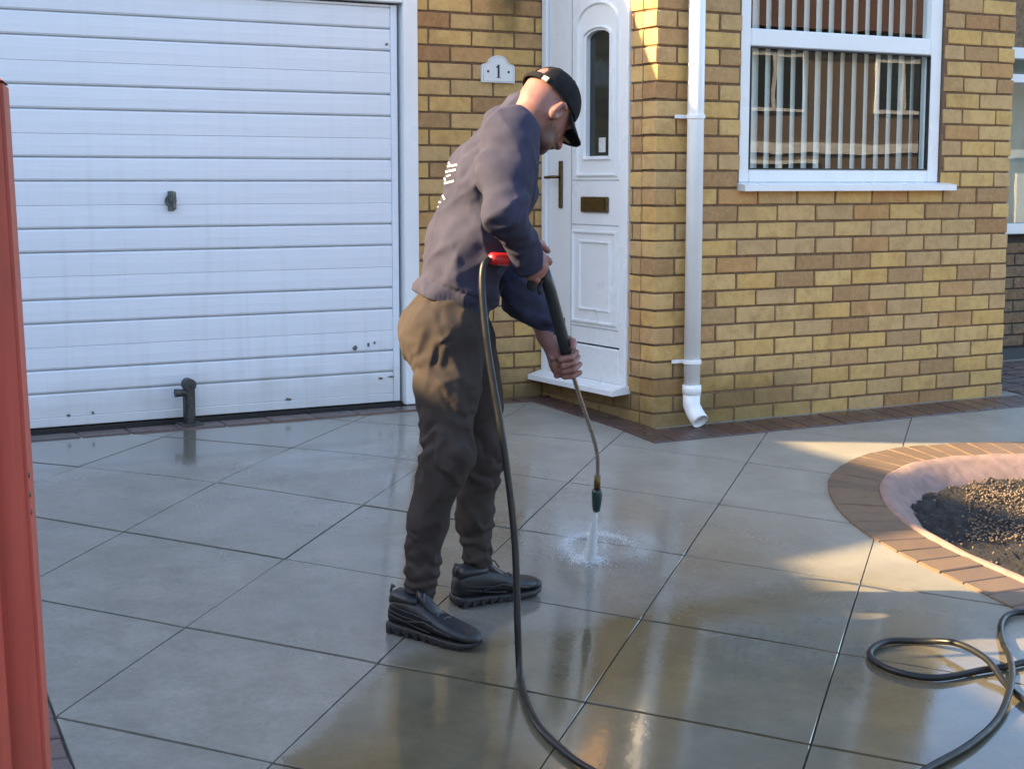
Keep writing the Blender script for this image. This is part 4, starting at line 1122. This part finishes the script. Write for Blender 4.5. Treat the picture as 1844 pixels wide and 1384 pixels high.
bm = bmesh.new(); bmesh.ops.create_cube(bm, size=1, matrix=Matrix.Translation(hl(.055, -.096, .016)) @ Matrix((HR_, gaze, HU)).transposed().to_4x4() @ Matrix.Rotation(.6, 4, 'Z') @ Matrix.Diagonal((.018, .006, .014, 1))); fin(bm, 'buckle', GREYP, cap)
# -- print on the back of the sweatshirt
bvh = BVHTree.FromPolygons([v.co for v in SWm.vertices], [p.vertices for p in SWm.polygons])
def stroke(p0, p1, wd, parent):
    """p0,p1 in picture pixels; the stroke lies on the cloth"""
    bm = bmesh.new(); prev = None; n_ = 8
    d_ = Vector((p1[0]-p0[0], p1[1]-p0[1])); nrm_ = Vector((-d_.y, d_.x)).normalized()*wd/2
    for k_ in range(n_+1):
        c_ = Vector(p0)+d_*(k_/n_); row = []
        for s_ in (-1, 1):
            r_ = ray(*(c_+nrm_*s_)).normalized(); h_ = bvh.ray_cast(CAM, r_)
            if h_[0] is None: row = None; break
            row.append(h_[0]+h_[1]*.0016 if h_[1].dot(r_) < 0 else h_[0]-h_[1]*.0016)
        if row:
            row = [bm.verts.new(v_) for v_ in row]
            if prev: bm.faces.new((prev[0], prev[1], row[1], row[0]))
        prev = row
    if bm.faces:
        o_ = fin(bm, 'print_stroke', PRINT, parent); so_ = o_.modifiers.new('s', 'SOLIDIFY'); so_.thickness = .0008; so_.offset = 1
    else: bm.free()
for a_, b_, w_ in (((806, 288), (812, 300), 3), ((800, 299), (806, 311), 3), ((806, 300), (824, 297), 4), ((797, 312), (822, 306), 4), ((800, 318), (803, 326), 3), ((793, 322), (797, 333), 4), ((798, 331), (818, 326), 4), ((788, 326), (791, 337), 4), ((805, 318), (812, 315), 3), ((784, 346), (787, 358), 4), ((790, 343), (792, 354), 3), ((797, 343), (793, 366), 4), ((780, 357), (782, 370), 3), ((787, 361), (790, 374), 3), ((798, 352), (802, 360), 3)):
    stroke(a_, b_, w_, sw)
# -- shoes
def shoe(heel, toe, lift=0):
    h0, t0 = Vector(heel), Vector(toe); fy_ = (t0-h0); L = fy_.length; fy_.normalize(); nz_ = Vector((0, -.113, 1)).normalized(); sx_ = fy_.cross(nz_).normalized(); nz_ = sx_.cross(fy_)
    sh = empty('shoe', h0, person); sh.location = h0
    def loc(x, y, z): return h0 + sx_*x + fy_*y*L + nz_*z
    def loft(name, st, mat, seg=24, z0=0):
        bm = bmesh.new(); rg_ = []
        for y, wd, zb0, zt0, pw in st:
            ring_ = []
            for k in range(seg):
                a_ = 2*math.pi*k/seg; ca, sa = math.cos(a_), math.sin(a_)
                x = wd*math.copysign(abs(ca)**pw, ca); z = (zb0+zt0)/2 + (zt0-zb0)/2*math.copysign(abs(sa)**pw, sa)
                ring_.append(bm.verts.new(loc(x, y, z)))
            rg_.append(ring_)
        for a_, b_ in zip(rg_, rg_[1:]):
            for k in range(seg): bm.faces.new((a_[k], a_[(k+1) % seg], b_[(k+1) % seg], b_[k]))
        bm.faces.new(rg_[0][::-1]); bm.faces.new(rg_[-1]); return fin(bm, name, mat, sh, True)
    loft('sole', [(-.006, .018, .014, .030, .6), (.012, .033, .006, .034, .45), (.1, .039, 0, .033, .4), (.3, .037, .004, .030, .4), (.5, .041, .003, .027, .4), (.68, .048, 0, .025, .4), (.84, .045, .003, .025, .4), (.94, .033, .010, .027, .45), (.995, .013, .018, .028, .6)], SOLEM)
    loft('upper', [(.002, .020, .030, .075, .8), (.03, .031, .026, .098, .75), (.10, .036, .026, .108, .75), (.22, .037, .026, .112, .8), (.34, .037, .026, .106, .85), (.46, .040, .024, .090, .85), (.60, .044, .022, .074, .85), (.74, .046, .022, .062, .85), (.86, .042, .022, .054, .85), (.94, .031, .022, .046, .85), (.985, .014, .022, .036, .9)], SHOEM)
    loft('collar', [(.018, .026, .080, .116, .85), (.06, .033, .085, .124, .85), (.2, .035, .09, .120, .85), (.32, .031, .09, .118, .85)], SHOEM)
    loft('tongue', [(.30, .018, .09, .138, .8), (.36, .022, .085, .128, .8), (.44, .022, .075, .106, .8), (.54, .018, .06, .086, .8)], SHOEM)
    loft('toe_cap', [(.84, .0435, .022, .052, .8), (.90, .039, .022, .051, .8), (.955, .028, .022, .046, .8), (.995, .012, .022, .037, .9)], SOLEM)
    for k in range(4):
        y = .40+k*.075; z = (.100, .090, .081, .073)[k]
        tube('lace', [loc(-.026, y, z-.014), loc(-.012, y+.01, z-.002), loc(.012, y-.006, z+.001), loc(.026, y, z-.014)], .003, LACE, sh, 6)
    tube('stripe', [loc(.041, .25, .05), loc(.046, .45, .062), loc(.0475, .62, .048), loc(.049, .76, .040)], .0035, SOLEM, sh, 6)
    for sd in (-1, 1):
        for q0, q1 in ((.046, .052), (.058, .070), (.074, .086)):
            tube('panel_ridge', catmull([loc(sd*.0365, .05, q0+.012), loc(sd*.0385, .2, q0+.004), loc(sd*.040, .36, q1-.012), loc(sd*.043, .52, (q0+q1)/2-.014)], 4), .0024, SOLEM, sh, 6)
        for k in range(9):
            y = .06+k*.1; bm = bmesh.new(); bmesh.ops.create_cube(bm, size=1, matrix=Matrix.Translation(loc(sd*(.0395 if k < 5 else .0455-.004*abs(k-6)), y, .012)) @ Matrix((sx_, fy_, nz_)).transposed().to_4x4() @ Matrix.Diagonal((.006, .013, .016, 1))); fin(bm, 'tread_lug', SOLEM, sh)
    tube('heel_tab', [loc(0, .0, .09), loc(0, -.012, .112), loc(0, .0, .132), loc(0, .03, .125)], .004, LACE, sh, 6)
    tube('lace', [loc(.004, .37, .128), loc(.022, .40, .130), loc(.034, .43, .112)], .0026, LACE, sh, 6)
    return sh
shoe(onG(703, 1131), onG(866, 1171)); shoe(onG(816, 1090), onG(972, 1064))

# ------------------------------------------------------------------ pressure washer lance
ln_ = empty('pressure_washer_lance', LA); tag(ln_, 'black pressure washer lance with red coupling held in both hands', 'pressure washer')
def P_(a, b, F): return W(a, b, F)
bm = bmesh.new(); add_tube(bm, [P_(936, 468, 4.285), P_(950, 470, 4.30), P_(968, 474, 4.325), P_(980, 484, 4.34)], [.013, .017, .019, .017], 14)
add_tube(bm, [P_(972, 474, 4.325), P_(966, 492, 4.33), P_(958, 512, 4.335), P_(954, 522, 4.335)], [.016, .0165, .015, .012], 12)
fin(bm, 'gun_body', GUNM, ln_, True)
tube('trigger', [P_(980, 492, 4.345), P_(976, 506, 4.345), P_(970, 520, 4.345), P_(972, 530, 4.35)], .005, GUNM, ln_, 8)
tube('red_coupling', [P_(881, 464, 4.235), P_(884, 465, 4.24), P_(890, 466, 4.245), P_(922, 468, 4.27), P_(926, 468, 4.273)], [.008, .016, .0175, .0175, .014], REDP, ln_, 16)
tube('swivel', [P_(926, 468, 4.273), P_(937, 469, 4.286)], .011, GREYP, ln_, 14)
tube('grip_tube', [P_(978, 482, 4.338), P_(990, 520, 4.37), P_(1008, 588, 4.43), P_(1027, 660, 4.485), P_(1033, 674, 4.50)], [.016, .0175, .0175, .0165, .011], GUNM, ln_, 16)
tube('steel_pipe', catmull([P_(1031, 672, 4.497), P_(1042, 708, 4.56), P_(1057, 752, 4.66), P_(1071, 796, 4.76), P_(1076, 825, 4.81), P_(1076, 866, 4.85)], 6), .0062, STEEL, ln_, 12)
tube('brass_nut', [P_(1076, 856, 4.845), P_(1075, 884, 4.865)], .0105, BRASS, ln_, 8)
tube('nozzle', [P_(1075, 880, 4.862), P_(1075, 884, 4.865), P_(1075, 896, 4.872), P_(1074, 912, 4.88), P_(1074, 919, 4.885)], [.012, .0165, .0165, .0135, .011], NOZM, ln_, 18)
# hose
hp_ = [(881, 465, 4.236), (871, 478, 4.225), (868, 510, 4.21), (872, 570, 4.19), (882, 650, 4.17), (898, 745, 4.15), (913, 845, 4.13), (925, 950, 4.11), (930, 1040, 4.09), (932, 1120, 4.07)]
pts = [W(*p) for p in hp_]
gpx = [(936, 1218, .012), (945, 1262, .012), (968, 1312, .012), (1010, 1356, .012), (1060, 1392, .012), (1180, 1450, .012), (1400, 1480, .012), (1580, 1440, .012), (1680, 1386, .012), (1750, 1345, .012), (1800, 1296, .012), (1821, 1245, .036), (1817, 1205, .036), (1806, 1165, .014), (1802, 1134, .012), (1815, 1114, .012), (1850, 1108, .012), (1920, 1112, .012), (1985, 1130, .012), (1990, 1165, .012), (1930, 1186, .012), (1850, 1198, .012), (1815, 1206, .012), (1770, 1213, .012), (1690, 1227, .012), (1620, 1218, .012), (1575, 1198, .012), (1568, 1178, .012), (1600, 1161, .012), (1660, 1161, .012), (1720, 1178, .034), (1775, 1208, .036), (1808, 1236, .014), (1844, 1268, .012), (1930, 1330, .012), (2050, 1400, .012)]
for a_, b_, z_ in gpx:
    q = onG(a_, b_); pts.append(q+Vector((0, 0, z_)))
hose = tube('hose', catmull(pts, 9), .0095, HOSEM, None, 10); tag(hose, 'long black rubber hose hanging from the lance and looping across the drive', 'hose')

# ------------------------------------------------------------------ spray
SP0, SP1 = W(1074, 921, 4.887), onG(1061, 1010)
spray = empty('water_spray', SP1); tag(spray, 'white fan of water spray hitting the wet concrete under the nozzle', 'water spray', kind='stuff')
dirn = SP1-SP0
dw = NT('white_water'); df0 = dw.n('ShaderNodeBsdfDiffuse'); df0.inputs[0].default_value = (.93, .96, .98, 1); tl0 = dw.n('ShaderNodeBsdfTranslucent'); tl0.inputs[0].default_value = (.93, .96, .98, 1)
mx0 = dw.n('ShaderNodeMixShader'); mx0.inputs[0].default_value = .45; dw.l(df0.outputs[0], mx0.inputs[1]); dw.l(tl0.outputs[0], mx0.inputs[2]); dw.l(mx0.outputs[0], dw.out.inputs[0])
WATER = dw.m
OCT = [(1, 0, 0), (-1, 0, 0), (0, 1, 0), (0, -1, 0), (0, 0, 1), (0, 0, -1)]; OF = [(0, 2, 4), (2, 1, 4), (1, 3, 4), (3, 0, 4), (2, 0, 5), (1, 2, 5), (3, 1, 5), (0, 3, 5)]
def drops(name, items):
    V, F_ = [], []
    for c, r_, st in items:
        b_ = len(V)
        for o_ in OCT: V.append(c + Vector((o_[0]*r_, o_[1]*r_, 0)) + (st*o_[2]))
        F_ += [tuple(b_+k_ for k_ in f_) for f_ in OF]
    return rawmesh(name, V, F_, WATER, spray)
rg = random.Random(11); J = []
side = dirn.cross(Vector((0, 0, 1))); 
for k in range(5200):
    t = rg.random()**.8; wdt = .0025+.017*t; c = SP0 + dirn*t + rgt*rg.gauss(0, wdt*.48) + fwd*rg.gauss(0, wdt*.4)
    J.append((c, rg.uniform(.0005, .0011), dirn.normalized()*rg.uniform(.003, .009)))
drops('jet', J)
bm = bmesh.new(); add_tube(bm, [SP0 - dirn*.02, SP0+dirn*.2, SP0+dirn*.6, SP0+dirn*.99], [.0028, .0042, .0075, .0105], 10); fin(bm, 'jet_core', WATER, spray, True)
J = []
for k in range(2600):                    # foot of the jet
    a_ = rg.uniform(0, 6.283); rr = abs(rg.gauss(0, .026)); c = SP1 + rgt*rr*math.cos(a_)*1.25 + fwd*rr*math.sin(a_)*.9
    c.z = gz(c.y) + .001 + abs(rg.gauss(0, .011))*math.exp(-rr/.05); r_ = rg.uniform(.0006, .0017); J.append((c, r_, Vector((0, 0, r_))))
arc = catmull([onG(a_, b_) for a_, b_ in ((1055, 1012), (1030, 1000), (1018, 984), (1030, 970), (1060, 964), (1092, 964), (1122, 972), (1145, 986), (1158, 1004))], 20); nA = len(arc)
for k in range(6000):                    # sheet of water thrown outwards
    t = rg.random(); q = arc[min(nA-1, int(t*nA))]; wg = .010+.020*abs(t-.5)
    c = q + rgt*rg.gauss(0, wg) + fwd*rg.gauss(0, wg*1.2)
    if rg.random() < max(0, (t-.55)*1.7): continue
    c.z = gz(c.y) + .001 + abs(rg.gauss(0, .007)); r_ = rg.uniform(.0004, .0011); J.append((c, r_, Vector((0, 0, r_))))
for k in range(3000):                    # fine drift round it
    a_ = rg.uniform(0, 6.283); rr = abs(rg.gauss(0, .16)); c = onG(1090, 988) + rgt*rr*math.cos(a_) + fwd*rr*math.sin(a_)*1.3
    c.z = gz(c.y) + .001 + abs(rg.gauss(0, .02)); r_ = rg.uniform(.0003, .0008); J.append((c, r_, Vector((0, 0, r_))))
drops('splash', J)

mc = onG(1092, 984); mv = NT('mist_air'); mv.t.nodes.remove(mv.b); pv = mv.n('ShaderNodeVolumePrincipled'); pv.inputs['Color'].default_value = (.97, .985, 1, 1); pv.inputs['Anisotropy'].default_value = 0
sxm = mv.n('ShaderNodeSeparateXYZ'); mv.l(mv.n('ShaderNodeTexCoord').outputs['Object'], sxm.inputs[0])
nzm = mv.noise(mv.n('ShaderNodeTexCoord').outputs['Object'], 14, 3)
rho = mv.math('ADD', mv.math('SQRT', mv.math('ADD', mv.math('POWER', sxm.outputs[0], 2.0), mv.math('POWER', sxm.outputs[1], 2.0))), mv.math('MULTIPLY', mv.math('SUBTRACT', nzm, .5), .06))
ringd = mv.math('POWER', 2.718, mv.math('MULTIPLY', mv.math('POWER', mv.math('DIVIDE', mv.math('SUBTRACT', rho, .145), .035), 2.0), -1.0))
halo = mv.mr(rho, .04, .33, 1, 0); hgt = mv.math('POWER', 2.718, mv.math('MULTIPLY', sxm.outputs[2], -38.0))
mv.l(mv.math('MULTIPLY', mv.math('ADD', mv.math('MULTIPLY', ringd, 9.0), mv.math('MULTIPLY', halo, .9)), hgt), pv.inputs['Density']); mv.l(pv.outputs[0], mv.out.inputs['Volume'])
bm = bmesh.new(); bmesh.ops.create_cone(bm, segments=40, radius1=.36, radius2=.30, depth=.11, cap_ends=True, matrix=Matrix.Translation((0, 0, .058)))
me = bpy.data.meshes.new('mist'); bm.to_mesh(me); bm.free(); mist = link('mist', me, mv.m, spray); mist.location = mc + Vector((0, 0, .004)); mist.rotation_euler = (math.atan(.1144), 0, 0); mist.matrix_parent_inverse = parent_world(spray).inverted()
# ------------------------------------------------------------------ out of the frame: an added block shades the drive, houses show in the glass
RBRICK = NT('red_brick_far'); bt = RBRICK.n('ShaderNodeTexBrick'); RBRICK.l(RBRICK.mapping(RBRICK.n('ShaderNodeTexCoord').outputs['Object'], (1, 1, 1)), bt.inputs[0])
bt.inputs['Color1'].default_value = (.12, .038, .026, 1); bt.inputs['Color2'].default_value = (.09, .032, .022, 1); bt.inputs['Mortar'].default_value = (.2, .16, .13, 1); bt.inputs['Scale'].default_value = 4.4
RBRICK.set(Base_Color=bt.outputs[0], Roughness=.9)
ud = Vector((math.cos(ALPHA), -math.sin(ALPHA), 0)); sd_ = Vector((math.sin(ALPHA), math.cos(ALPHA), 0))
U0 = -5.0
def us(u, s_, z): return ud*u + sd_*s_ + Vector((0, 0, z))
nh = empty('drive_shade_block', us(U0-3, 3, gz(3))); tag(nh, 'unseen red brick block left of the drive, shaped to shade it', 'house')  # added unseen block, its outline shaped to cast the shade on the drive
off = -U0*TANE
def sh_(q): return q.dot(sd_), q.z + q.dot(ud)*TANE
(s2, h2), (sa, ha), (s1, h1), (sl, hl_) = [sh_(onG(*q)) for q in ((1440, 1010), (1850, 920), (1450, 808), (1580, 1125))]
prof = [(-6, -.8), (8.5, -.8), (8.5, h1-.15+off), (s1, h1+off), (sa, ha+off), (s2, h2+off-.02), (sl, hl_+off), (-6, hl_+off)]
V = [us(U0, s_, z) for s_, z in prof] + [us(U0-7, s_, z) for s_, z in prof]; m = len(prof)
rawmesh('wall', V, [tuple(range(m)), tuple(range(2*m-1, m-1, -1))] + [(i, (i+1) % m, m+(i+1) % m, m+i) for i in range(m)], RBRICK.m, nh)
V2 = []
for u in (U0-.06, U0-6.9):
    V2 += [us(u, s_, z+d_) for d_ in (.002, .010) for s_, z in prof[2:]]
k5 = 5
k5 = 6; F_ = []
for i in range(5): F_.append((k5+i, k5+i+1, 3*k5+i+1, 3*k5+i))
rawmesh('roof', V2, F_, TILE, nh)
WHT = simple('far_white_paint', (.7, .7, .68), .5, .1, 4, 0); FG = simple('far_dark_glass', (.03, .035, .04), .15, .2, 2, 0)
OY = -15.0
def far_house(x0, x1, lab):
    oh = empty('opposite_house', ((x0+x1)/2, OY, gz(OY))); tag(oh, lab, 'house'); zg = gz(OY)
    box('wall', (x0, OY-7, zg-.1), (x1, OY, zg+5.2), RBRICK.m, oh)
    rawmesh('roof', [(x0-.3, OY+.4, zg+5.1), (x1+.3, OY+.4, zg+5.1), (x1+.3, OY-3.5, zg+7.6), (x0-.3, OY-3.5, zg+7.6), (x0-.3, OY-7.4, zg+5.1), (x1+.3, OY-7.4, zg+5.1)], [(0, 1, 2, 3), (3, 2, 5, 4), (0, 3, 4), (1, 5, 2)], TILE, oh)
    for wx, wz, ww, wh in ((1.0, 1.0, 2.0, 1.4), (1.0, 3.4, 1.6, 1.2), (4.6, 3.4, 1.6, 1.2)):
        wi = box('window', (x0+wx, OY+.005, zg+wz), (x0+wx+ww, OY+.06, zg+wz+wh), WHT, oh)
        for s_ in (0, 1): box('pane', (x0+wx+.08+s_*ww/2, OY+.061, zg+wz+.08), (x0+wx+ww/2-.05+s_*ww/2, OY+.066, zg+wz+wh-.08), FG, wi)
    box('door', (x0+3.5, OY+.005, zg+.1), (x0+4.4, OY+.06, zg+2.15), WHT, oh)
    box('garage_door', (x0+4.9, OY+.005, zg+.1), (x0+7.2, OY+.06, zg+2.15), WHT, oh)
    box('string_band', (x0, OY+.004, zg+2.55), (x1, OY+.05, zg+2.75), WHT, oh)
far_house(10.5, 18.4, 'red brick house across the road, far left of the row')
far_house(19.6, 27.5, 'red brick house across the road, reflected in the bay window')
far_house(28.7, 36.6, 'red brick house across the road, far right of the row')
far_house(-8, -.1, 'red brick house across the road, directly behind the viewpoint')

gw = empty('reflection_wall', (22, -11.6, gz(-11))); tag(gw, 'low pale wall across the road, added to show in the bay window', 'wall')  # added to reflect as a pale band in the bay window
box('wall', (8, -11.8, gz(-11)-.1), (38, -11.6, gz(-11)+.75), simple('pale_render', (.5, .47, .42), .9, .15, 4, 0), gw); box('coping', (8, -11.85, gz(-11)+.752), (38, -11.55, gz(-11)+.83), WHT, gw)
